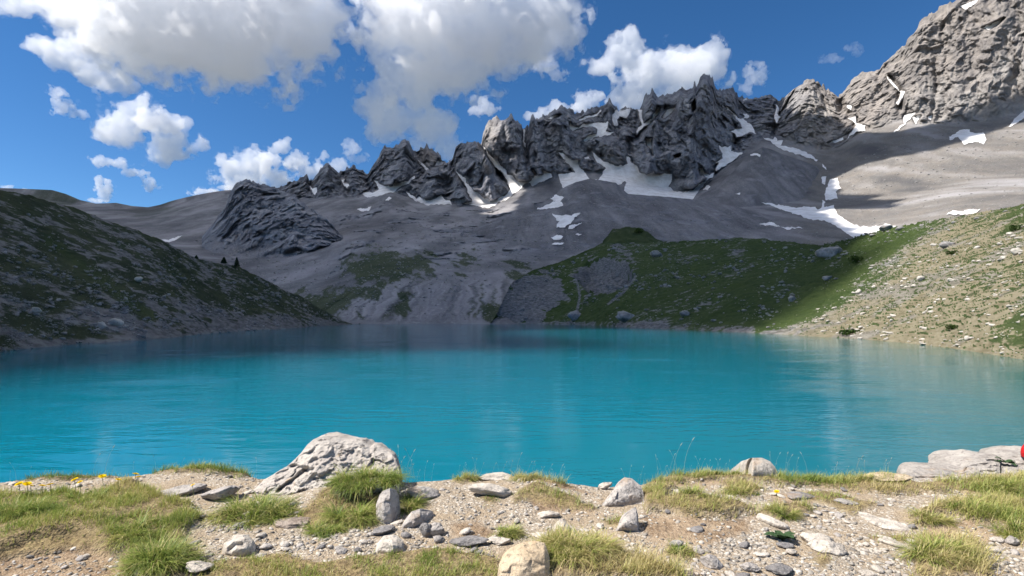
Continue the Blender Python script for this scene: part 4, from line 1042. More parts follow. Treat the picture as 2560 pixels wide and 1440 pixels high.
traced_stone([(1505,1263),(1520,1245),(1535,1225),(1548,1206),(1562,1196),(1580,1198),(1600,1212),(1608,1228),(1610,1242)], [(1505,1268),(1540,1271),(1575,1268),(1610,1258)], 'grey', 'large triangular grey rock in the middle of the bank', 15, .02)
traced_stone([(1538,1326),(1548,1308),(1560,1290),(1575,1278),(1590,1268),(1595,1285),(1598,1328)], [(1538,1332),(1555,1330),(1575,1334),(1598,1334)], 'grey', 'pointed standing stone with a dark face below the triangular rock', 17, .03)
traced_stone([(1824,1181),(1838,1172),(1850,1165),(1862,1155),(1882,1146),(1907,1145),(1925,1153),(1937,1166),(1943,1180)], [(1824,1192),(1880,1198),(1943,1195)], 'pale', 'pale rounded rock standing on the grassy crest against the water', 47, .003)
traced_stone([(1890,1293),(1902,1283),(1925,1291),(1950,1302),(1970,1312),(1975,1323)], [(1890,1299),(1920,1314),(1945,1323),(1975,1328)], 'pale', 'pale tilted slab just above the broad leaved plant', 20, .015)
traced_stone([(2138,1281),(2180,1288),(2210,1299),(2240,1304),(2267,1311),(2279,1323)], [(2138,1287),(2175,1312),(2210,1327),(2240,1331),(2279,1333)], 'pale', 'long pale slab lying across the gravel on the right', 22, .015, depth=1.6)
traced_stone([(2190,1347),(2207,1340),(2235,1347),(2257,1359),(2272,1367)], [(2190,1353),(2220,1365),(2245,1373),(2272,1376)], 'pale', 'whitish slab below the long pale slab', 23, .012, depth=1.5)
traced_stone([(1243,1440),(1249,1408),(1258,1390),(1276,1375),(1310,1361),(1340,1355),(1362,1359),(1374,1392)], [(1243,1470),(1300,1480),(1374,1470)], 'orange', 'sandy orange boulder at the bottom edge beside dry grass', 25, .018)

traced_stone([(940,1264),(948,1238),(958,1227),(975,1221),(990,1225),(998,1240),(1000,1282)], [(940,1309),(960,1317),(978,1313),(1000,1291)], 'grey', 'rough grey slab leaning upright against the grass right of the boulder', 12, .02, depth=.6)

# ---- loose stones of the path: each one on its own, the finest as one layer of gravel
def gravel_points(n, seed, ymin=1190, ymax=1450, xmin=-420, xmax=2980, turf_max=.35):
    r = np.random.default_rng(seed)
    x = r.uniform(xmin, xmax, n); y = r.uniform(ymin, ymax, n)
    X, Y = on_plane(x, y); P2 = np.stack([X, Y], -1)
    z, soil, turf = ground(P2)
    yc = np.interp(x, _cx, _cy)
    dens = fbm(np.stack([X, Y, 0 * X], -1), 1.6, 3, seed)
    keep = (turf < turf_max) & (y > yc + 3) & (r.uniform(0, 1, n) > .55 * soil) & (dens > -.18 + r.uniform(-.25, .1, n))
    inb = np.zeros(n, bool)
    for b in STONES: inb |= (x > b[0][0]) & (x < b[0][2]) & (y > b[0][1]) & (y < b[0][3])
    for b in ((556,1340,636,1394),(680,1296,778,1326),(1002,1272,1086,1324),(938,1338,1012,1390),(1505,1196,1608,1266),(1538,1268,1598,1334),(1890,1283,1975,1328),(2138,1281,2279,1333),(2190,1340,2272,1376),(1243,1353,1374,1470)): inb |= (x > b[0]) & (x < b[2]) & (y > b[1]) & (y < b[3])
    inb |= poly_mask(np.stack([x, y], -1), [(632,1226),(735,1150),(800,1092),(990,1150),(999,1290),(960,1316),(740,1260)])
    keep &= ~inb
    return P2[keep], z[keep], r
def scatter_small_stones():
    P2, z, r = gravel_points(1400, 77, xmin=-20, xmax=2580)
    meshes = []
    for k in range(18):
        v, f = stone_shape(500 + k, 2, 10, .04)
        meshes.append(mesh_obj('small_stone', v * .5, f, list(STONE.values())[[0, 0, 1, 2, 0, 1][k % 6]], smooth=False, link=False))
    n = min(250, len(P2))
    for k in range(n):
        o = bpy.data.objects.new('small_stone', meshes[k % 18]); C.objects.link(o)
        s = (.024 + .062 * r.uniform() ** 2.6)
        h = s * r.uniform(.35, .65)
        o.scale = (s * r.uniform(.9, 1.5), s * r.uniform(.7, 1.1), h)
        o.location = (P2[k, 0], P2[k, 1], z[k] + h * .28)
        o.rotation_euler = (r.uniform(-.25, .25), r.uniform(-.25, .25), r.uniform(0, 6.28))
        tag(o, 'small loose stone among the gravel of the lakeside path', 'stone', 'small loose stones on the gravel path')
scatter_small_stones()
def lay_gravel():
    P2, z, r = gravel_points(28000, 88, turf_max=.6)
    base = [stone_shape(700 + k, 1, 8, .03) for k in range(8)]
    V, Fc, A, off = [], [], [], 0
    n = len(P2)
    s = .006 + .030 * r.uniform(0, 1, n) ** 4
    an = r.uniform(0, 6.28, n); tone = r.uniform(0, 1, n)
    for k in range(8):
        i = np.arange(k, n, 8); v, f = base[k]
        sc = np.stack([s[i] * r.uniform(.5, .8, len(i)), s[i] * r.uniform(.4, .6, len(i)), s[i] * r.uniform(.2, .4, len(i))], -1)
        p = v[None] * sc[:, None, :]
        c, sn = np.cos(an[i])[:, None], np.sin(an[i])[:, None]
        p = np.stack([p[..., 0] * c - p[..., 1] * sn, p[..., 0] * sn + p[..., 1] * c, p[..., 2] + .25 * p[..., 0]], -1)
        p += np.concatenate([P2[i], z[i][:, None] + s[i][:, None] * .05], -1)[:, None, :]
        V.append(p.reshape(-1, 3)); Fc.append((f[None] + (np.arange(len(i)) * len(v))[:, None, None]).reshape(-1, 3) + off); A.append(np.repeat(tone[i], len(v))); off += p.size // 3
    m = NT_('gravel_chips')
    col = m.ramp(m.attr('tone'), [(0, (.17, .155, .138)), (.3, (.29, .262, .225)), (.65, (.40, .362, .31)), (1, (.58, .53, .46))])
    col = m.mix(m.step(m.noise(m.pos(), 60, 3, .6), .5, .7), col, m.mix(.4, col, (.15, .13, .11)))
    o = mesh_obj('gravel', np.concatenate(V), np.concatenate(Fc), m.principled(col, .9, spec=.1), smooth=False, attrs={'tone': np.concatenate(A)})
    tag(o, kind='stuff')
    print('gravel', n)
lay_gravel()
# ---------------------------------------------------------------- grass, tufts, flowers
def mat_blades(name, stops, transl=.35):
    m = NT_(name)
    c = m.ramp(m.attr('tone'), stops)
    tip = m.attr('tip')
    c = m.mix(m.math('MULTIPLY', tip, .35), c, m.mix(.6, c, (.46, .40, .20)))
    d = m.n('BsdfDiffuse', {'Color': c}); t = m.n('BsdfTranslucent', {'Color': c}); g = m.n('BsdfGlossy', {'Color': (.5, .5, .5), 'Roughness': .45})
    mx = m.n('MixShader', {0: transl, 1: d, 2: t}); mg = m.n('MixShader', {0: .04, 1: mx, 2: g})
    m.t.links.new(mg.outputs[0], m.out.inputs['Surface'])
    return m.m
GRASS_STOPS = [(0, (.58, .47, .25)), (.25, (.50, .44, .18)), (.45, (.34, .37, .085)), (.65, (.185, .27, .04)), (1, (.09, .165, .022))]
M_grass = mat_blades('grass_blades', GRASS_STOPS)
def blades(root, length, width, azim, lean, droop, tone, segs=3):
    """ribbons that rise from root, lean over and droop. all arrays of n"""
    n = len(root)
    dx = np.stack([np.cos(azim), np.sin(azim), 0 * azim], -1)
    side = np.stack([-np.sin(azim), np.cos(azim), 0 * azim], -1)
    V, tip = [], []
    pos = root.copy(); ang = lean.copy()
    for k in range(segs + 1):
        w = width * (1 - (k / segs) ** 1.5)
        if k < segs:
            V += [pos - side * w[:, None] / 2, pos + side * w[:, None] / 2]; tip += [np.full(n, k / segs)] * 2
        else:
            V.append(pos); tip.append(np.ones(n))
        st = length / segs
        pos = pos + dx * (np.sin(ang) * st)[:, None] + np.array([0, 0, 1.]) * (np.cos(ang) * st)[:, None]
        ang = ang + droop / segs
    V = np.stack(V, 1); m = V.shape[1]
    fs = []
    for k in range(segs - 1): a = 2 * k; fs += [(a, a + 1, a + 3), (a, a + 3, a + 2)]
    a = 2 * (segs - 1); fs.append((a, a + 1, a + 2))
    fs = np.array(fs)[None] + (np.arange(n) * m)[:, None, None]
    return V.reshape(-1, 3), fs.reshape(-1, 3), np.repeat(tone, m), np.stack(tip, 1).reshape(-1)
def turf_grass():
    r = np.random.default_rng(5)
    out = []
    for poly, dens, ln, gr, lift in TURF_XY:
        a = np.array(poly); lo = np.maximum(a.min(0) - .1, [-8, 2.8]); hi = np.minimum(a.max(0) + .1, [8, 6.2])
        n = int(dens * np.prod(hi - lo))
        p = lo + (hi - lo) * r.uniform(0, 1, (n, 2))
        p3 = np.concatenate([p, np.zeros((n, 1))], -1)
        sd = sd_near(p, poly) + .07 * fbm(p3, 5, 4, 403)
        cl = fbm(p3, 6, 3, 410)
        pr = sstep(-.05, .08, sd) * np.clip(.62 + 1.5 * cl, .06, 1)
        for sp in SOIL_XY[:1]: pr = pr * (1 - .93 * sstep(-.05, .03, sd_near(p, sp)))
        pr *= (np.abs(p[:, 0] / p[:, 1]) < 1.45) & (p[:, 1] > 3.0)
        k = r.uniform(0, 1, n) < pr
        p, cl = p[k], cl[k]; n = len(p)
        z = ground(p, False)[0]
        g2 = fbm(np.concatenate([p, np.zeros((n, 1))], -1), 1.7, 3, 411)
        tone = np.clip(gr + .55 * g2 + .25 * cl + r.normal(0, .13, n), 0, 1)
        L = ln * .85 * (.55 + .9 * r.uniform(0, 1, n) ** 1.3) * np.clip(1 + .9 * cl, .5, 1.6)
        az = np.where(r.uniform(0, 1, n) < .5, r.normal(-.5, .8, n), r.uniform(0, 6.28, n))
        out.append((np.concatenate([p, z[:, None] - .008], -1), L, r.uniform(.003, .0055, n), az, np.abs(r.normal(.45, .3, n)), r.uniform(.2, 1.3, n), tone))
    A = [np.concatenate([o[k] for o in out]) for k in range(7)]
    v, f, t, tp = blades(*A)
    print('turf blades', len(A[0]))
    tag(mesh_obj('grass', v, f, M_grass, smooth=False, attrs={'tone': t, 'tip': tp}), kind='stuff')
turf_grass()
def tuft(x, y, rx, ry, label, seed, n=700, ln=.2, tone=.7, spread=1.0, group='lush grass tufts on the bank', Yover=None, zover=None, wind=.35):
    r = np.random.default_rng(seed)
    X, Y = on_plane(x, y)
    if Yover: Y = Yover; X = (x - 1280) / F * Y
    k = Y / F
    nc = max(5, n // 70)                                  # a tuft is many small bunches, each with its own lie
    ca = r.uniform(0, 6.28, nc); cq = np.sqrt(r.uniform(0, 1, nc)); ci = r.integers(0, nc, n)
    cl_len, cl_tone, cl_lean = r.uniform(.55, 1.15, nc)[ci], r.normal(0, .14, nc)[ci], r.normal(0, .22, nc)[ci]
    ox, oy = cq[ci] * np.cos(ca[ci]) + r.normal(0, .11, n), cq[ci] * np.sin(ca[ci]) + r.normal(0, .11, n)
    a = np.arctan2(oy, ox) + r.normal(0, .5, nc)[ci]; q = np.hypot(ox, oy)
    p = np.stack([ox * rx * k, oy * ry * k * 1.7], -1)
    w = p + np.array([X, Y])
    z = ground(w, False)[0] - .01 if zover is None else zover + .12 * (w[:, 1] - Y) + 0 * a
    root = np.concatenate([p, (z - z.mean())[:, None]], -1)
    az = a + r.normal(0, .7, n) ; az = np.where(r.uniform(0, 1, n) < wind, r.normal(-.9, .7, n), az)
    L = ln * .92 * cl_len * (.45 + .75 * r.uniform(0, 1, n))
    tn = np.clip(tone + cl_tone + r.normal(0, .15, n) - .4 * (r.uniform(0, 1, n) < .16), 0, 1)
    v, f, t, tp = blades(root, L, r.uniform(.0035, .0065, n), az, np.abs(r.normal(.3, .25, n) + cl_lean) + .6 * q * spread, r.uniform(.7, 2.3, n), tn, 4)
    o = mesh_obj('grass_tuft', v, f, M_grass, smooth=False, attrs={'tone': t, 'tip': tp})
    o.location = (X, Y, z.mean())
    tag(o, label, 'grass tuft', group)
tuft(640,1285,80,38,'big bright green tuft at the left foot of the boulder',1,2600,.25,.66)
tuft(700,1292,50,20,'low dull green tuft in front of the boulder, right of the bright one',2,700,.15,.55)
tuft(918,1222,78,24,'dark green tuft growing on the right shoulder of the boulder',3,2600,.24,.74,Yover=4.5,zover=1.76)
tuft(872,1300,52,22,'bright yellow green drooping tuft on the mound below the boulder',4,1800,.23,.60)
tuft(805,1328,40,14,'small green tuft beside the brown slab',5,700,.17,.64)
tuft(1030,1268,26,24,'green tuft between the leaning slab and the speckled rock',6,900,.19,.68)
tuft(35,1300,70,26,'lush green tuft at the left edge',7,1700,.20,.70)
tuft(395,1420,85,32,'large shaggy green tuft at the bottom left',8,2600,.22,.68)
tuft(340,1350,60,26,'green tuft above the bare earth hollow',9,1200,.19,.64)
tuft(215,1262,45,14,'small green tuft among yellow flowers',10,600,.15,.62)
tuft(500,1302,24,8,'tiny tuft at the edge of the gravel left of the boulder',11,260,.13,.55)
tuft(500,1182,60,7,'green tuft on the crest left of the boulder',12,900,.13,.68)
tuft(1258,1335,34,16,'dark brownish tuft hanging over the earth in the centre',13,800,.16,.56)
tuft(1325,1205,36,8,'dry yellow tuft on the crest against the water',14,600,.18,.38)
tuft(1170,1200,24,6,'small brownish tuft on the crest right of the speckled rock',15,350,.14,.42)
tuft(1440,1415,95,28,'wide dry golden tuft at the bottom beside the sandy boulder',16,2400,.19,.36)
tuft(1730,1272,40,10,'green tuft on the sod above the earth bank',17,500,.13,.58)
tuft(1850,1235,40,10,'pale green tuft below the rounded crest rock',18,500,.13,.46)
tuft(1960,1294,30,10,'green tuft above the pale tilted slab',19,500,.14,.58)
tuft(2340,1410,60,24,'green tuft at the lower right',20,1300,.18,.56)
tuft(2440,1302,70,18,'broad green tuft above the bare patch at the right',21,1500,.17,.52)
tuft(2330,1312,40,12,'rusty green tuft beside the end of the long slab',22,700,.16,.46)
tuft(2520,1240,70,14,'dark green tuft below the right outcrop',23,1400,.18,.60)
tuft(2545,1350,40,24,'green tuft at the right edge above the grey stone',24,900,.18,.60)
tuft(1690,1392,26,10,'small green tuft in front of the light grey stone',25,300,.12,.55)
tuft(2545,1178,22,8,'golden tuft on the rocks under the red bag',26,350,.14,.40)
tuft(1800,1196,60,6,'green tuft left of the rounded crest rock',27,800,.12,.60)
tuft(2030,1200,60,6,'grassy tuft right of the rounded crest rock',28,800,.13,.58)
tuft(2160,1212,50,8,'green tuft left of the reddish crest rock',29,700,.13,.58)

def simple_mat(name, col, rough=.6, transl=0):
    m = NT_(name)
    n = m.noise(m.pos(), 60, 3, .6)
    c = m.mix(m.step(n, .35, .65), tuple(v * .8 for v in col), tuple(min(1, v * 1.15) for v in col))
    if not transl: return m.principled(c, rough, spec=.25)
    d = m.n('BsdfDiffuse', {'Color': c}); t = m.n('BsdfTranslucent', {'Color': c}); mx = m.n('MixShader', {0: transl, 1: d, 2: t})
    m.t.links.new(mx.outputs[0], m.out.inputs['Surface']); return m.m
M_yellow, M_stem, M_seed, M_leaf, M_dry = simple_mat('yellow_petals', (.80, .56, .01), .6, .2), simple_mat('green_stem', (.12, .16, .04)), simple_mat('pale_seed_head', (.55, .47, .34), .8, .3), simple_mat('dark_green_leaf', (.055, .095, .045), .5, .2), simple_mat('dry_straw', (.52, .44, .28))
def tube(path, rad, sides=5):
    path = np.asarray(path, float); n = len(path); rad = np.broadcast_to(rad, (n,))
    d = np.gradient(path, axis=0); d /= np.linalg.norm(d, axis=1, keepdims=True) + 1e-9
    up = np.array([.3, .9, .2]); u = np.cross(d, up); u /= np.linalg.norm(u, axis=1, keepdims=True) + 1e-9; w = np.cross(d, u)
    a = np.linspace(0, 2 * np.pi, sides, endpoint=False)
    V = path[:, None] + rad[:, None, None] * (u[:, None] * np.cos(a)[None, :, None] + w[:, None] * np.sin(a)[None, :, None])
    return V.reshape(-1, 3), grid_faces(n, sides, True)
def empty(name, loc):
    o = bpy.data.objects.new(name, None); C.objects.link(o); o.location = loc; o.empty_display_size = .05; return o
def flower_parts():
    st, fs = tube([(0, 0, 0), (.006, .002, .4), (.0, .0, .8), (0, 0, 1)], .0022)
    V, Fc = [], []
    r = np.random.default_rng(3)
    for ring, (n, L, el) in enumerate(((15, .024, .18), (13, .018, .45), (9, .011, .8))):
        for k in range(n):
            a = 2 * math.pi * (k + .4 * ring) / n + r.normal(0, .06); l = L * r.uniform(.85, 1.1); w = .0042
            d = np.array([math.cos(a) * math.cos(el), math.sin(a) * math.cos(el), math.sin(el)]); s = np.array([-math.sin(a), math.cos(a), 0])
            b = len(V); V += [np.zeros(3) - s * w * .4, np.zeros(3) + s * w * .4, d * l * .7 + s * w, d * l + s * w * .5, d * l - s * w * .5, d * l * .7 - s * w]
            Fc += [(b, b + 1, b + 2), (b, b + 2, b + 5), (b + 5, b + 2, b + 3), (b + 5, b + 3, b + 4)]
    return (mesh_obj('stem', st, fs, M_stem, link=False), mesh_obj('flower_head', np.array(V), np.array(Fc), M_yellow, smooth=False, link=False))
FL_STEM, FL_HEAD = flower_parts()
FLOWERS = [(48,1232,1252,'leftmost of the yellow flowers, first of a touching pair'),(68,1230,1252,'yellow flower, right one of the touching pair at the left'),(77,1243,1258,'small yellow flower just below the touching pair'),(105,1246,1262,'lower yellow flower of the slanted pair left of the small tuft'),(126,1240,1260,'upper yellow flower of the slanted pair left of the small tuft'),(187,1222,1246,'yellow flower above the left end of the small tuft'),(200,1231,1250,'smaller yellow flower touching the small tuft'),(256,1211,1236,'yellow flower standing over the right end of the small tuft'),(295,1230,1248,'yellow flower alone in the dry grass right of the small tuft'),(339,1199,1232,'tallest yellow flower, in front of the gravel'),(345,1222,1242,'yellow flower right below the tallest one'),(482,1233,1252,'yellow flower in front of the purple grey rock'),(1942,1262,1276,'lone yellow flower on the gravel right of centre')]
for i, (x, y, yb, lab) in enumerate(FLOWERS):
    X, Y = on_plane(x, yb); z = float(ground(np.array([[X, Y]]), False)[0][0])
    top = EYE + (HZ - y) / F * Y; h = max(top - z, .085) + .035
    e = empty('yellow_flower', (X, Y, z - .005)); tag(e, lab, 'flower', 'yellow flowers in the grass')
    s = bpy.data.objects.new('stem', FL_STEM); C.objects.link(s); s.parent = e; s.scale = (1, 1, h)
    hd = bpy.data.objects.new('flower_head', FL_HEAD); C.objects.link(hd); hd.parent = e; hd.location = (0, 0, h)
    k = 1.35 * [1, 1.05, .6, .9, .95, .95, .75, 1, .8, 1, .95, .65, .7][i]; hd.scale = (k, k, k); hd.rotation_euler = (.35, .15 * (i % 3 - 1), i)
# ---- long seeding stalks that stand against the water
def stalk_set():
    r = np.random.default_rng(9)
    kinds = []
    for k in range(5):
        b = r.uniform(.1, .55); t = np.linspace(0, 1, 7)
        path = np.stack([b * t ** 2.2 * .5, .05 * np.sin(t * 2), t * (1 - .12 * b * t)], -1)
        st = tube(path, np.linspace(.0026, .0013, 7), 4)
        e = path[-1]; dr = path[-1] - path[-2]; dr /= np.linalg.norm(dr)
        hp = np.stack([e + dr * s * .11 + np.array([.35 * b * s * s * .1, 0, -.25 * b * s * s * .1]) for s in np.linspace(-.1, 1, 6)])
        hd = tube(hp, np.array([.002, .007, .009, .008, .005, .001]), 5)
        kinds.append((mesh_obj('stem', *st, M_dry, link=False), mesh_obj('seed_head', *hd, M_seed, link=False)))
    spots = [(40,1195,45,-1),(22,1200,30,1),(70,1192,30,1),(232,1186,52,1),(262,1188,70,1),(330,1190,40,1),(390,1184,44,-1),(362,1188,22,-1),(447,1172,44,1),(475,1172,28,1),(492,1170,30,1),(640,1190,52,-1)]
    cl = [(1000,1200,8,85,26),(1040,1203,9,55,34),(1165,1196,6,38,22),(1195,1198,3,60,10),(1250,1192,5,42,30),(1330,1192,9,52,40),(1385,1205,6,50,26),(1590,1206,4,60,22),(1645,1200,7,48,34),(1690,1192,5,90,26),(1740,1190,5,42,30),(1810,1188,8,52,34),(1955,1190,6,60,26),(2000,1196,5,60,30),(2070,1196,6,52,40),(2150,1198,4,60,30),(2210,1203,3,46,20)]
    for x, y, n, h, sp in cl:
        for _ in range(n): spots.append((r.normal(x, sp * .6), y, h * r.uniform(.45, 1.05), 1 if r.uniform() < .75 else -1))
    for i, (x, y, h, sg) in enumerate(spots):
        X, Y = on_plane(x, y + 2); z = float(ground(np.array([[X, Y]]), False)[0][0])
        L = h / F * Y * 1.08
        e = empty('grass_stalk', (X, Y, z - .01))
        tag(e, 'thin dry grass stalk with a drooping seed head on the crest above the water', 'grass stalk', 'seeding grass stalks along the crest of the bank')
        a, b = kinds[i % 5]
        for nm, me in (('stem', a), ('seed_head', b)):
            o = bpy.data.objects.new(nm, me); C.objects.link(o); o.parent = e
        s = L
        e.scale = (s * sg, s, s); e.rotation_euler = (0, 0, r.normal(0, .5))
        for o in e.children: pass
stalk_set()
def lying_stalk():
    p0 = px(1045,1266,4.42); p1 = px(962,1318,4.1)
    t = np.linspace(0, 1, 8)[:, None]
    path = p0 * (1 - t) + p1 * t; path[:, 2] += .03 * np.sin(t[:, 0] * 3.14)
    tag(mesh_obj('dry_stalk', *tube(path, .0035, 5), M_dry), 'long straw coloured stalk lying across the oval grey stone', 'dry stalk')
lying_stalk()
def leaf_plant(x, y, size, label, n, seed, Yover=None, zover=None):
    r = np.random.default_rng(seed)
    X, Y = on_plane(x, y)
    if Yover: Y = Yover; X = (x - 1280) / F * Y
    z = float(ground(np.array([[X, Y]]), False)[0][0]) if zover is None else zover
    e = empty('leafy_plant', (X, Y, z)); tag(e, label, 'plant')
    for k in range(n):
        a = 2 * math.pi * k / n + r.normal(0, .2); L = size * r.uniform(.7, 1.1); W = L * .62; el = r.uniform(.15, .9)
        t = np.linspace(0, 1, 8); w = W * np.sin(np.pi * np.clip(t * .92 + .06, 0, 1)) ** .8 * .5; w[0] = .004; w[-1] = .001
        ang = el - 1.1 * t ** 1.5
        cx = np.concatenate([[0], np.cumsum(np.cos(ang[:-1]) * L / 7)]); cz = np.concatenate([[0], np.cumsum(np.sin(ang[:-1]) * L / 7)])
        rows = []
        for s in (-1, -.5, 0, .5, 1):
            rows.append(np.stack([cx, s * w, cz + .3 * np.abs(s) * w + .003 * np.sin(t * 20 + s)], -1))
        P = np.stack(rows, 1)
        P = rot_z(P.reshape(-1, 3), a)
        mesh_obj('leaf', P, grid_faces(8, 5), M_leaf, parent=e)
leaf_plant(1955,1352,.12,'low plant with broad dark green leaves on the gravel',7,4)
leaf_plant(2514,1156,.10,'leafy green sprig in the cleft of the right boulders',9,5,5.62,1.62)
# ---- the red bag cut by the right edge
def red_bag():
    X, Y, z = px(2597, 1164, 5.55)
    e = empty('bag', (X, Y, z)); tag(e, 'red rounded bag with a dark base on the rocks, cut by the right edge', 'bag')
    a = np.linspace(0, 2 * np.pi, 40, endpoint=False); s = np.linspace(0, 1, 22)
    def shell(s0, s1, n, infl):
        t = np.linspace(s0, s1, n)[:, None]
        rad = (np.sin(np.pi * np.clip(t * .9 + .09, 0, 1)) ** .55) * (1 + infl)
        P = np.stack([.17 * rad * np.cos(a)[None], .11 * rad * np.sin(a)[None], .30 * t + 0 * a[None]], -1)
        P += .012 * np.stack([fbm(P, 9, 3, 31), fbm(P, 9, 3, 32), 0 * P[..., 0]], -1)
        return P.reshape(-1, 3), grid_faces(n, 40, True)
    fab = NT_('red_nylon'); n = fab.noise(fab.pos(), 40, 4, .6)
    red = fab.principled(fab.mix(fab.step(n, .3, .7), (.42, .012, .015), (.58, .022, .022)), .55, fab.bump(n, .4, .02))
    mesh_obj('body', *shell(.0, 1.0, 22, 0), red, parent=e)
    mesh_obj('base', *shell(-.02, .30, 8, .03), simple_mat('dark_grey_nylon', (.045, .045, .06)), parent=e)
    t = np.linspace(0, 1, 12)
    mesh_obj('strap', *tube(np.stack([-.05 - .10 * np.sin(np.pi * t), -.115 - .02 * np.sin(np.pi * t), .28 - .2 * t], -1), .012, 6), simple_mat('black_webbing', (.03, .03, .032)), parent=e)
    mesh_obj('handle', *tube(np.stack([-.04 + .08 * t, 0 * t, .29 + .04 * np.sin(np.pi * t)], -1), .008, 6), simple_mat('black_webbing', (.03, .03, .032)), parent=e)
red_bag()
# ---------------------------------------------------------------- rocks, shrubs and trees on the hills
hill_bvh = bvh_of([left_hill[0], right_hill[0], knoll[0]])
all_bvh = bvh_of([mountain, moraine[0], cone[0], crag[0], left_hill[0], right_hill[0], knoll[0]])
M_hrock = mat_stone('hillside_rock', (.15, .147, .145), (.26, .25, .243), (.40, .385, .37), scale=.12)
M_hrock_pale = mat_stone('pale_hillside_rock', (.34, .31, .275), (.44, .41, .36), (.55, .51, .46), scale=.12)
def hill_rock_meshes():
    out = []
    for k in range(10):
        v, f = stone_shape(900 + k, 2, 9, .05); out.append((v, f))
    return out
HR = hill_rock_meshes()
HRM = [mesh_obj('hillside_rock', v * .5, f, M_hrock, smooth=False, link=False) for v, f in HR]
HRP = [mesh_obj('hillside_rock', v * .5, f, M_hrock_pale, smooth=False, link=False) for v, f in HR]
def scatter_hits(n, poly, seed, bvh, weight=None):
    r = np.random.default_rng(seed); a = np.array(poly); lo, hi = a.min(0), a.max(0); out = []
    while len(out) < n:
        p = lo + (hi - lo) * r.uniform(0, 1, (n, 2)); p = p[poly_mask(p, poly)]
        for x, y in p:
            if weight and r.uniform() > weight(x, y): continue
            h = view_hit(bvh, x, y)
            if h[0] is not None: out.append((x, y, h[0], h[3], h[1]))
            if len(out) >= n: break
    return out, r
LEFT = [(-40,480),(100,505),(260,552),(400,605),(500,650),(600,675),(750,748),(870,808),(750,818),(600,828),(400,846),(200,859),(-40,882)]
RSHADE = [(1270,705),(1400,665),(1520,612),(1640,605),(1850,598),(2000,615),(2200,580),(2560,520),(2300,600),(2150,655),(2050,730),(1950,830),(1700,822),(1450,810),(1260,808)]
RSUN = [(2560,560),(2330,605),(2180,660),(2080,730),(1980,830),(2150,845),(2300,860),(2560,896)]
def scatter_rocks(n, poly, seed, smin, smax, power, label, group, meshes, weight=None, single=100):
    hits, r = scatter_hits(n, poly, seed, hill_bvh, weight)
    sz = smin + (smax - smin) * r.uniform(0, 1, n) ** power
    order = np.argsort(-sz)
    V, Fc, off = [], [], 0
    for rank, i in enumerate(order):
        x, y, p, d, nn = hits[i]
        s = sz[i] / F * p.y
        sc = np.array([s * r.uniform(.8, 1.6), s * r.uniform(.7, 1.1), s * r.uniform(.45, .8)])
        az = r.uniform(0, 6.28)
        if rank < single:
            o = bpy.data.objects.new('hillside_rock', meshes[rank % 10]); C.objects.link(o)
            o.scale = sc; o.location = p + Vector((0, 0, sc[2] * .15)); o.rotation_euler = (r.normal(0, .2), r.normal(0, .2), az)
            tag(o, label, 'rock', group)
        else:
            v, f = HR_S[rank % 10]
            V.append(rot_z(v * .5 * sc, az) + np.array(p) + np.array([0, 0, sc[2] * .15])); Fc.append(f + off); off += len(v)
    if V:
        tag(mesh_obj('hillside_rubble', np.concatenate(V), np.concatenate(Fc), meshes[0].materials[0], smooth=False), kind='stuff')
HR_S = [stone_shape(950 + k, 1, 8, .05) for k in range(10)]
scatter_rocks(3800, LEFT, 31, 1.8, 11, 5.0, 'grey rock lying on the dark shaded hillside left of the lake', 'rocks on the shaded left hillside', HRM, lambda x, y: (.10 + .90 * sstep(560, 830, y + (400 - x) * .10)) * float(np.clip(.45 + 2.2 * fbm(np.array([[x / 70, y / 40, 0.]]), 1.0, 3, 5)[0], .04, 1)), 110)
scatter_rocks(1600, RSHADE, 32, 1.8, 11, 5.0, 'grey rock lying on the shaded green hillside right of the lake', 'rocks on the shaded green hillside', HRM, lambda x, y: float(np.clip(.4 + 2.4 * fbm(np.array([[x / 80, y / 40, 3.]]), 1.0, 3, 6)[0], .03, 1)), 90)
scatter_rocks(800, RSUN, 33, 2.0, 13, 4.5, 'pale rock lying on the sunny terraced slope at the right', 'rocks on the sunny terraced slope', HRP, lambda x, y: float(np.clip(.4 + 2.4 * fbm(np.array([[x / 80, y / 40, 7.]]), 1.0, 3, 7)[0], .03, 1)), 60)
# the large ones, each known by its place
BIG = [(2075,640,62,26,'largest grey boulder on the crest side of the right green hill'),(2215,575,34,14,'square boulder standing on the skyline of the right hill'),(2366,617,34,16,'dark slanted slab on the sunny slope under the crest'),(1567,800,56,26,'big pinkish rock heap at the water edge under the green hill'),(1436,798,38,24,'grey rock standing at the far shore where the grass begins'),(1712,790,26,16,'rock in the grass right of the pinkish heap'),(1980,752,22,14,'small dark rock at the border of sun and shade'),(2068,700,22,12,'tan rock at the upper border of sun and shade'),(88,782,26,16,'square pale rock low on the dark left hill'),(290,812,34,18,'pale slab near the shore of the left hill'),(256,818,20,16,'grey block left of the pale slab on the left hill'),(345,702,22,12,'pale rock halfway up the left hill'),(2542,634,24,18,'pale boulder high on the sunny slope at the right edge'),(2303,700,18,12,'pale rock in the middle of the sunny slope'),(2147,733,16,12,'white stone at the left of the sunny slope'),(2420,850,18,10,'white stone near the right shore'),(2250,575,22,10,'flat dark boulder right of the square skyline boulder'),(1640,640,30,16,'rounded rock below the knoll on the green hill'),(2150,848,14,6,'pale stone sitting in the shallow edge of the lake'),(2310,862,18,5,'flat white stone at the right waterline')]
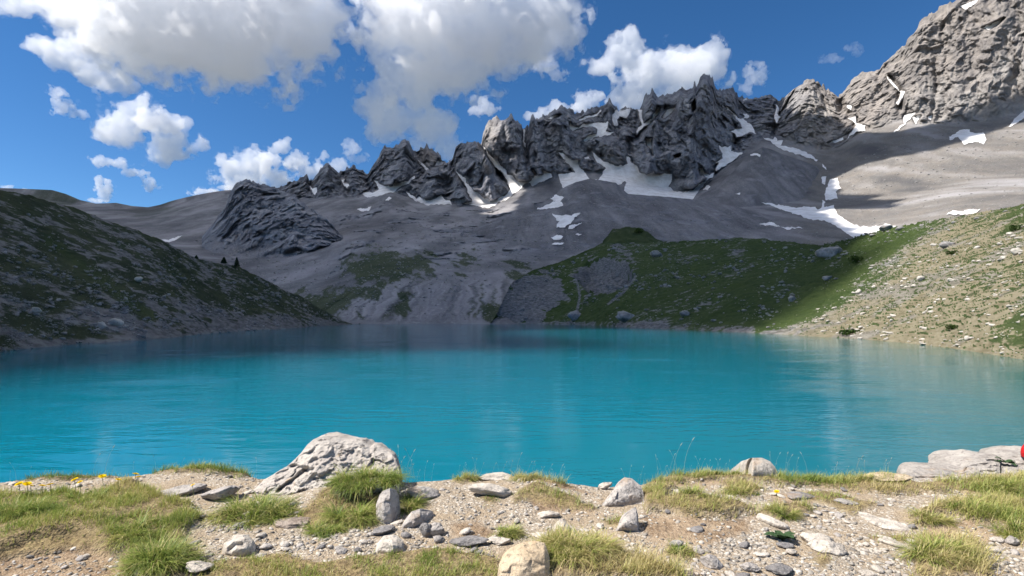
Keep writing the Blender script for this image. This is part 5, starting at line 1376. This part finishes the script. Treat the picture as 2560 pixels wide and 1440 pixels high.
for k, (x, y, w, h, lab) in enumerate(BIG):
    hit = view_hit(hill_bvh, x, y)
    if hit[0] is None: continue
    p = hit[0]; s = w / F * p.y; v, f = stone_shape(1000 + k, 3, 12, .07)
    o = mesh_obj('hillside_boulder', v * np.array([s * .5, s * .4, h / F * p.y * .62]), f, M_hrock if lab.find('pale') < 0 and lab.find('white') < 0 else M_hrock_pale)
    o.location = p + Vector((0, 0, h / F * p.y * .3)); tag(o, lab, 'boulder')
def scatter_scree(n, poly, seed, smin, smax, bvh, name='scree_rubble'):
    hits, r = scatter_hits(n, poly, seed, bvh)
    V, Fc, off = [], [], 0
    for k, (x, y, p, d, nn) in enumerate(hits):
        s = (smin + (smax - smin) * r.uniform() ** 5) / F * p.y
        v, f = HR_S[k % 10]
        V.append(rot_z(v * .5 * np.array([s * r.uniform(.8, 1.5), s, s * r.uniform(.5, .9)]), r.uniform(0, 6.28)) + np.array(p)); Fc.append(f + off); off += len(v)
    tag(mesh_obj(name, np.concatenate(V), np.concatenate(Fc), M_hrock, smooth=False), kind='stuff')
scatter_scree(2600, [(470,600),(560,600),(700,630),(850,660),(880,600),(1000,560),(1300,545),(1420,600),(1520,610),(1270,700),(960,720),(720,740),(600,680)], 41, 1.6, 8, far_bvh)
scatter_scree(900, [(760,745),(900,715),(1250,700),(1260,800),(880,805)], 42, 1.6, 7, far_bvh)
scatter_scree(1300, [(1290,540),(1450,455),(1560,490),(1800,520),(2150,600),(2000,610),(1650,600),(1400,600)], 43, 1.4, 6, far_bvh)
scatter_scree(1500, [(2080,440),(2250,340),(2560,300),(2560,510),(2200,570),(2080,530)], 44, 1.4, 6, far_bvh)
def mat_foliage(name, a, b):
    m = NT_(name); c = m.mix(m.attr('tone'), a, b); d = m.n('BsdfDiffuse', {'Color': c}); t = m.n('BsdfTranslucent', {'Color': c}); mx = m.n('MixShader', {0: .2, 1: d, 2: t})
    m.t.links.new(mx.outputs[0], m.out.inputs['Surface']); return m.m
M_pine, M_bush = mat_foliage('dark_pine_needles', (.012, .026, .012), (.03, .055, .022)), mat_foliage('shrub_leaves', (.02, .042, .012), (.055, .085, .022))
M_bark = simple_mat('grey_bark', (.10, .075, .055), .9)
def leaf_cloud(n, shape, size, seed):
    r = np.random.default_rng(seed)
    c = shape(r, n); d = r.normal(size=(n, 3)); d /= np.linalg.norm(d, axis=1, keepdims=True); e = np.cross(d, r.normal(size=(n, 3))); e /= np.linalg.norm(e, axis=1, keepdims=True)
    s = size * r.uniform(.6, 1.3, n)[:, None]
    V = np.stack([c - d * s, c + e * s * .55, c + d * s, c - e * s * .55], 1).reshape(-1, 3)
    return V, (np.arange(n)[:, None] * 4 + np.arange(4)[None]), np.repeat(r.uniform(0, 1, n), 4)
def pine(x, y, h_px, w_px, label, seed):
    for dy in range(0, 40, 2):
        hit = view_hit(hill_bvh, x, y + dy)
        if hit[0] is not None: break
    if hit[0] is None: print('no ground for', label); return
    p = hit[0]; k = p.y / F; H, W = h_px * k, w_px * k
    e = empty('pine_tree', p); tag(e, label, 'tree', 'lone pines on the shoulder of the left hill')
    mesh_obj('trunk', *tube([(0, 0, -.3), (.02 * W, 0, H * .4), (0, 0, H * .95)], np.array([.05, .035, .01]) * H, 7), M_bark, parent=e)
    def shape(r, n):
        t = r.uniform(0, 1, n) ** 1.3; rad = W * .5 * (1 - t) ** .7 * (.6 + .4 * np.abs(np.sin(t * 16))) * np.sqrt(r.uniform(.15, 1, n)); a = r.uniform(0, 6.28, n)
        return np.stack([rad * np.cos(a), rad * np.sin(a), H * (.12 + .9 * t) - .12 * rad], -1)
    v, f, t = leaf_cloud(900, shape, W * .075, seed)
    mesh_obj('crown', v, f, M_pine, parent=e, smooth=False, attrs={'tone': t})
pine(592,664,24,16,'taller dark pine, right one of two on the left hill crest',1)
pine(560,655,16,17,'rounded dark pine, left one of two on the left hill crest',2)
pine(491,646,8,11,'small dark pine farther left on the hill crest',3)
def bush(x, y, w_px, h_px, label, seed):
    hit = view_hit(hill_bvh, x, y)
    if hit[0] is None: print('no ground for', label); return
    p = hit[0]; k = p.y / F; W, H = w_px * k, h_px * k
    e = empty('shrub', p); tag(e, label, 'shrub', 'dark shrubs on the right hill')
    r0 = np.random.default_rng(seed); lobes = np.stack([r0.uniform(-.35, .35, 6) * W, r0.uniform(-.25, .25, 6) * W, r0.uniform(.2, .55, 6) * H], -1)
    def shape(r, n):
        d = r.normal(size=(n, 3)); d /= np.linalg.norm(d, axis=1, keepdims=True)
        q = lobes[r.integers(0, 6, n)] + d * np.array([W * .22, W * .22, H * .42]) * r.uniform(.5, 1, n)[:, None] ** .5
        q[:, 2] = np.abs(q[:, 2]); return q
    v, f, t = leaf_cloud(700, shape, W * .05, seed)
    mesh_obj('foliage', v, f, M_bush, parent=e, smooth=False, attrs={'tone': t})
    for q in range(3): mesh_obj('stem', *tube([(0, 0, -.1), tuple(lobes[q] * .5), tuple(lobes[q])], np.array([.03, .02, .01]) * W, 5), M_bark, parent=e)
bush(2142,658,34,22,'dark round shrub in the shade beside the boulder on the right hill',11)
bush(2541,576,26,20,'dark shrub near the crest at the right edge',12)
bush(2126,836,50,15,'low wide shrub by the right shore',13)
bush(2380,824,36,15,'slanted green shrub on the sunny slope above the shore',14)
bush(2382,635,24,10,'flat green shrub under the dark slanted slab',15)
bush(1600,582,26,12,'dark shrub on the knoll behind the green hill',16)
# ---------------------------------------------------------------- clouds: closed meshes filled with an even white mist
def surface_nets(f, origin, h):
    s = f > 0
    nx, ny, nz = f.shape
    cnt = np.zeros((nx - 1, ny - 1, nz - 1), np.int8)
    for a in (0, 1):
        for b in (0, 1):
            for c in (0, 1):
                cnt += s[a:nx - 1 + a, b:ny - 1 + b, c:nz - 1 + c]
    act = (cnt > 0) & (cnt < 8)
    idx = np.argwhere(act)
    vid = np.full(act.shape, -1, np.int64); vid[act] = np.arange(len(idx))
    corner = {}
    for a in (0, 1):
        for b in (0, 1):
            for c in (0, 1):
                corner[a, b, c] = f[idx[:, 0] + a, idx[:, 1] + b, idx[:, 2] + c]
    acc = np.zeros((len(idx), 3)); n = np.zeros(len(idx))
    for k0 in corner:
        for ax in range(3):
            if k0[ax]: continue
            k1 = list(k0); k1[ax] = 1; k1 = tuple(k1)
            v0, v1 = corner[k0], corner[k1]
            m = (v0 > 0) != (v1 > 0)
            t = np.where(m, v0 / np.where(m, v0 - v1, 1), 0)
            p = np.array(k0, float)[None, :].repeat(len(idx), 0); p[:, ax] += t
            acc[m] += p[m]; n[m] += 1
    verts = (idx + acc / n[:, None]) * h + origin
    quads = []
    for ax in range(3):
        o1, o2 = [(1, 2), (2, 0), (0, 1)][ax]
        sl0 = [slice(None)] * 3; sl1 = [slice(None)] * 3
        sl0[ax] = slice(0, -1); sl1[ax] = slice(1, None)
        for k in (o1, o2): sl0[k] = slice(1, -1); sl1[k] = slice(1, -1)
        s0, s1 = s[tuple(sl0)], s[tuple(sl1)]
        e = np.argwhere(s0 != s1)
        ins = s0[e[:, 0], e[:, 1], e[:, 2]]
        e = e.copy()
        for k in (o1, o2): e[:, k] += 1
        def cell(d1, d2):
            q = e.copy(); q[:, o1] -= d1; q[:, o2] -= d2
            return vid[q[:, 0], q[:, 1], q[:, 2]]
        q = np.stack([cell(1, 1), cell(0, 1), cell(0, 0), cell(1, 0)], 1)
        q[~ins] = q[~ins][:, ::-1]
        quads.append(q)
    return verts, np.concatenate(quads)

def cloud_material(name, density):
    m = NT_(name)
    v = m.n('VolumeScatter', {'Color': (.984, .991, 1.0), 'Density': density, 'Anisotropy': 0.2})
    m.t.links.new(v.outputs[0], m.out.inputs['Volume'])
    m.m.cycles.homogeneous_volume = True
    return m.m

def drop_small(verts, quads, least):
    """leave out the crumbs that the noise cuts loose"""
    par = np.arange(len(verts))
    e = np.concatenate([quads[:, [0, 1]], quads[:, [1, 2]], quads[:, [2, 3]]])
    lab = par.copy()
    for _ in range(400):
        m = np.minimum(lab[e[:, 0]], lab[e[:, 1]])
        new = lab.copy()
        np.minimum.at(new, e[:, 0], m); np.minimum.at(new, e[:, 1], m)
        new = new[new]
        if (new == lab).all(): break
        lab = new
    cnt = np.bincount(lab, minlength=len(verts))
    keep = cnt[lab] >= least
    remap = np.cumsum(keep) - 1
    q = quads[keep[quads[:, 0]]]
    return verts[keep], remap[q]

def cloud(blobs, Y, label, step=4.0, rough=1.1, seed=0, density=0.0095, least=60, nscale=60, squash=0.5):
    """blobs: (x, y, rx, ry[, depth offset]) in photograph pixels at depth Y metres"""
    k = Y / F
    cs = np.array([px(b[0], b[1], Y + (b[4] if len(b) > 4 else 0)) for b in blobs])
    rr = .88 * np.array([[b[2] * k, 0.75 * (b[2] + b[3]) * 0.5 * k * squash * 1.2, b[3] * k] for b in blobs])
    h = step * k
    lo = (cs - rr * 1.45).min(0) - 2 * h; hi = (cs + rr * 1.45).max(0) + 2 * h
    n = np.ceil((hi - lo) / h).astype(int) + 1
    g = np.stack(np.meshgrid(*[np.arange(m) for m in n], indexing='ij'), -1).astype(np.float32) * h + lo
    f = np.full(g.shape[:3], -9.0, np.float32)
    for c, r in zip(cs, rr):
        d = 1 - np.sqrt((((g - c) / r) ** 2).sum(-1))
        d *= min(1.0, r.mean() / rr.mean() * 1.2 + .2)
        hh = np.clip(0.5 + 0.5 * (d - f) / 0.12, 0, 1)
        f = f * (1 - hh) + d * hh + 0.12 * hh * (1 - hh)
    near = np.abs(f) < 0.75
    pts = g[near]
    u = 1 / (nscale * k)
    nz = 1.0 * fbm(pts, u * 0.9, 5, seed, gain=0.68) - 0.5 * np.abs(noise(pts, u * 2.2, seed + 9)) + 0.08
    f[near] += rough * nz
    f[[0, -1]] = -1; f[:, [0, -1]] = -1; f[:, :, [0, -1]] = -1
    v, q = surface_nets(f, lo, h)
    v, q = drop_small(v, q, least)
    if not len(v): print('empty cloud', label); return
    o = mesh_obj('cloud', v, q, cloud_material('cloud_mist', density))
    # a thin torn veil round the dense body
    f2 = f + .10 + .55 * np.where(near, 1, 0) * 0
    f2[near] += .34 * fbm(pts, u * 1.5, 5, seed + 21, gain=.72)
    f2[[0, -1]] = -1; f2[:, [0, -1]] = -1; f2[:, :, [0, -1]] = -1
    v, q = surface_nets(f2, lo, h)
    v, q = drop_small(v, q, least // 2)
    if len(v): mesh_obj('veil', v, q, cloud_material('cloud_veil', density * .16), parent=o)
    return tag(o, label, 'cloud', 'cumulus clouds in the blue sky')
cloud([(300,60,130,95),(430,20,200,150,-200),(600,40,210,150,-200),(735,20,130,120,-100),(795,85,45,50),(500,120,120,60),(640,150,110,40),(180,20,120,40),(60,20,70,22),(715,165,20,26)], 2900,
      'huge cloud with a grey underside across the upper left sky', seed=1, squash=.75)
cloud([(90,115,60,22),(160,140,70,34),(230,170,70,40),(290,205,52,38),(200,120,80,34)], 3100, 'white ragged cloud band trailing below the big grey cloud', seed=2)
cloud([(300,290,60,45),(360,310,80,60),(420,360,75,48),(300,330,70,40),(465,310,20,25),(330,262,50,26)], 3500, 'bright white cloud low in the left sky, between the band and the horizon', seed=3)
cloud([(1015,60,105,120),(1110,10,180,150,-200),(1280,30,150,120,-200),(1380,70,62,85),(958,225,62,62),(1020,210,100,90),(1130,170,120,80),(1240,140,80,60),(1000,290,90,60),(1070,330,72,60),(1100,375,42,34),(912,250,36,32)], 2900,
      'tallest cloud towering over the jagged ridge with a grey middle', seed=4, squash=.6)
cloud([(1560,130,52,58),(1620,190,100,68),(1720,180,90,70),(1785,150,38,60),(1510,165,46,32),(1580,240,70,40),(1700,240,110,40)], 3600, 'white cloud puffed up behind the highest spire of the ridge', seed=5)
cloud([(145,235,26,26),(160,265,30,22),(195,285,26,12)], 3400, 'small white cloud scrap alone at the far left', seed=6, nscale=20, step=2.4, least=30)
cloud([(590,425,55,35),(640,410,60,38),(690,440,50,35),(620,450,70,30)], 4600, 'low white cloud sitting behind the dark crag', seed=7, nscale=34, step=3)
cloud([(705,370,26,22),(745,405,45,26),(790,430,45,26),(720,355,14,14),(840,412,28,22),(815,392,16,14)], 4800, 'slanting white cloud just left of the first pointed peak', seed=8, nscale=34, step=2.6, least=30)
cloud([(260,475,26,28),(250,455,18,16)], 5200, 'little cloud over the low saddle at the left', seed=9, nscale=20, step=2.2, least=20)
cloud([(250,403,30,13),(295,408,34,14),(335,430,30,13),(375,458,24,18)], 5000, 'long thin cloud wisp above the saddle', seed=10, nscale=20, step=2.2, least=20)
cloud([(520,478,45,12),(560,470,30,8)], 5600, 'flat cloud edge peeping over the ridge left of the crag', seed=11, nscale=20, step=2.2, least=20)
cloud([(1885,190,30,30),(1865,215,24,18),(1900,165,16,16)], 3900, 'small wispy cloud right of the highest spire', seed=12, nscale=20, step=2.4, least=30, density=.006)
cloud([(1210,268,36,26),(1185,250,18,14)], 3700, 'small cloud puff hanging right under the tallest cloud', seed=13, nscale=20, step=2.4, least=30)
cloud([(1400,278,60,22),(1470,255,42,28),(1350,290,34,14)], 4300, 'cloud peeping over the ridge crest in the middle', seed=14, nscale=34, step=2.6, least=30)
cloud([(1395,190,34,16),(1360,160,32,26)], 3200, 'ragged cloud scrap at the right end of the tallest cloud', seed=15, nscale=20, step=2.4, least=30)
cloud([(2075,148,34,14),(2130,125,22,18)], 4200, 'thin faint cloud veil high over the right notch', seed=16, nscale=20, step=2.4, least=20, density=.0025)
cloud([(1478,38,12,20)], 3600, 'tiny cloud fleck near the top edge right of the tallest cloud', seed=17, nscale=20, step=2, least=10)
cloud([(880,372,22,26),(900,395,20,14)], 4500, 'faint cloud scrap left of the foot of the tallest cloud', seed=18, nscale=20, step=2.2, least=20, density=.006)
cloud([(240,502,26,6)], 5800, 'sliver of cloud along the saddle skyline', seed=19, nscale=20, step=1.6, least=10)
cloud([(18,468,14,7),(60,474,12,4)], 5600, 'pale cloud tip at the left edge above the hill', seed=20, nscale=20, step=1.6, least=10)
# ---------------------------------------------------------------- unseen cloud overhead, its outline shaped to shade ridge, left hill and back lake
def build_overhead_cloud():
    lit_near = [(-400,1010),(0,960),(150,945),(300,925),(500,902),(700,888),(900,879),(1100,874),(1300,880),(1450,892),(1560,893),(1650,885),(1720,872),(1560,858),(1450,848),(1350,838),(1285,832),(1300,826),(1500,822),(1700,826),(1850,833),(1930,836),(1990,800),(2060,735),(2120,690),(2190,650),(2280,615),(2400,580),(2560,548),(2900,480),(3300,480),(3300,1500),(-400,1500)]
    lit_wall = [(1955,250),(1985,275),(2010,285),(2060,285),(2100,300),(2130,320),(2200,335),(2260,325),(2330,310),(2400,285),(2470,250),(2560,220),(2700,200),(2700,-300),(2300,-300),(1950,180)]
    lit_scree = [(2095,440),(2180,405),(2260,390),(2340,378),(2420,350),(2560,305),(2900,260),(2900,620),(2140,620),(2160,590),(2080,540),(2070,525),(2230,523),(2255,506),(2180,488),(2085,478)]
    lit_tower = [(1200,300),(1260,292),(1275,330),(1250,400),(1215,390)]
    lit_snow = [(1190,505),(1240,470),(1300,460),(1330,465),(1290,500),(1270,535),(1210,525)]
    bvh = bvh_of([mountain, moraine[0], cone[0], crag[0], left_hill[0], right_hill[0], knoll[0], lake])
    gx, gy = np.meshgrid(np.arange(-400, 2900, 12), np.concatenate([np.arange(-120, 800, 12), np.arange(800, 1020, 4)]))
    g = np.stack([gx, gy], -1).reshape(-1, 2).astype(float)
    lit = np.zeros(len(g), bool)
    for poly in (lit_near, lit_wall, lit_scree, lit_tower, lit_snow): lit |= poly_mask(g, poly)
    z0 = 1560.0; h = 10.0
    pts, val = [], []
    for (x, y), l in zip(g, lit):
        hit = view_hit(bvh, x, y)
        if hit[0] is None: continue
        p = np.array(hit[0]); t = (z0 - p[2]) / S[2]
        pts.append((p + S * t)[:2]); val.append(0.0 if l else 1.0)
    pts = np.array(pts); val = np.array(val)
    lo = pts.min(0) - 120; hi = pts.max(0) + 120
    n = np.ceil((hi - lo) / h).astype(int)
    num = np.zeros(n); den = np.zeros(n)
    k = ((pts - lo) / h).astype(int)
    np.add.at(num, (k[:, 0], k[:, 1]), val); np.add.at(den, (k[:, 0], k[:, 1]), 1)
    def blur(a, m):
        for _ in range(m):
            a = np.pad(a, 1, mode='edge'); a = (a[:-2] + 2 * a[1:-1] + a[2:]) / 4; a = (a[:, :-2] + 2 * a[:, 1:-1] + a[:, 2:]) / 4
        return a
    out = np.full(n, -1.0); filled = den > 0
    out[filled] = num[filled] / den[filled]
    w, v = filled * 1.0, np.where(filled, out, 0)
    for m in (1, 2, 4, 8, 16, 40, 100):
        w2, v2 = blur(w, m), blur(v, m)
        new = (out < 0) & (w2 > 1e-3)
        out[new] = (v2 / np.maximum(w2, 1e-9))[new]
    out[out < 0] = 1
    print('overhead cloud grid', n, lo, hi)
    f2 = blur(out, 1)
    half = np.where(f2 > .5, 62 * sstep(.5, .95, f2) + 8, -30 * (0.5 - f2) - 2)
    half[[0, 1, -1, -2]] = -20; half[:, [0, 1, -1, -2]] = -20
    zz = np.arange(-9, 10) * 11.0
    X, Y, Z = np.meshgrid(lo[0] + h * (np.arange(n[0]) + .5), lo[1] + h * (np.arange(n[1]) + .5), zz + z0, indexing='ij')
    G = np.stack([X, Y, Z], -1)
    # the cloud is sheared along the sunlight: its edge at height Z stands over its edge at z0
    ix = np.clip(((X - (Z - z0) * S[0] / S[2]) - lo[0]) / h - .5, 0, n[0] - 1.001); iy = np.clip(((Y - (Z - z0) * S[1] / S[2]) - lo[1]) / h - .5, 0, n[1] - 1.001)
    i0, j0 = ix.astype(int), iy.astype(int); a, b = ix - i0, iy - j0
    hf = half[i0, j0] * (1 - a) * (1 - b) + half[i0 + 1, j0] * a * (1 - b) + half[i0, j0 + 1] * (1 - a) * b + half[i0 + 1, j0 + 1] * a * b
    f = hf - np.abs(Z - z0)
    nearf = np.abs(f) < 45
    f[nearf] += np.clip(hf[nearf] / 40, 0, 1) * 26 * fbm(G[nearf], 1 / 130, 4, 301, .6)
    f[:, :, [0, -1]] = -1; f[[0, -1]] = -1; f[:, [0, -1]] = -1
    v, q = surface_nets(f, np.array([lo[0] + h * .5, lo[1] + h * .5, z0 + zz[0]]), np.array([h, h, 11.0]))
    v, q = drop_small(v, q, 80)
    print('overhead cloud', len(q))
    o = mesh_obj('cloud', v, q, cloud_material('overhead_cloud_mist', .024))
    tag(o, 'unseen broad flat cloud overhead, shaped so that its shadow covers the ridge', 'cloud', 'cumulus clouds in the blue sky')
build_overhead_cloud()
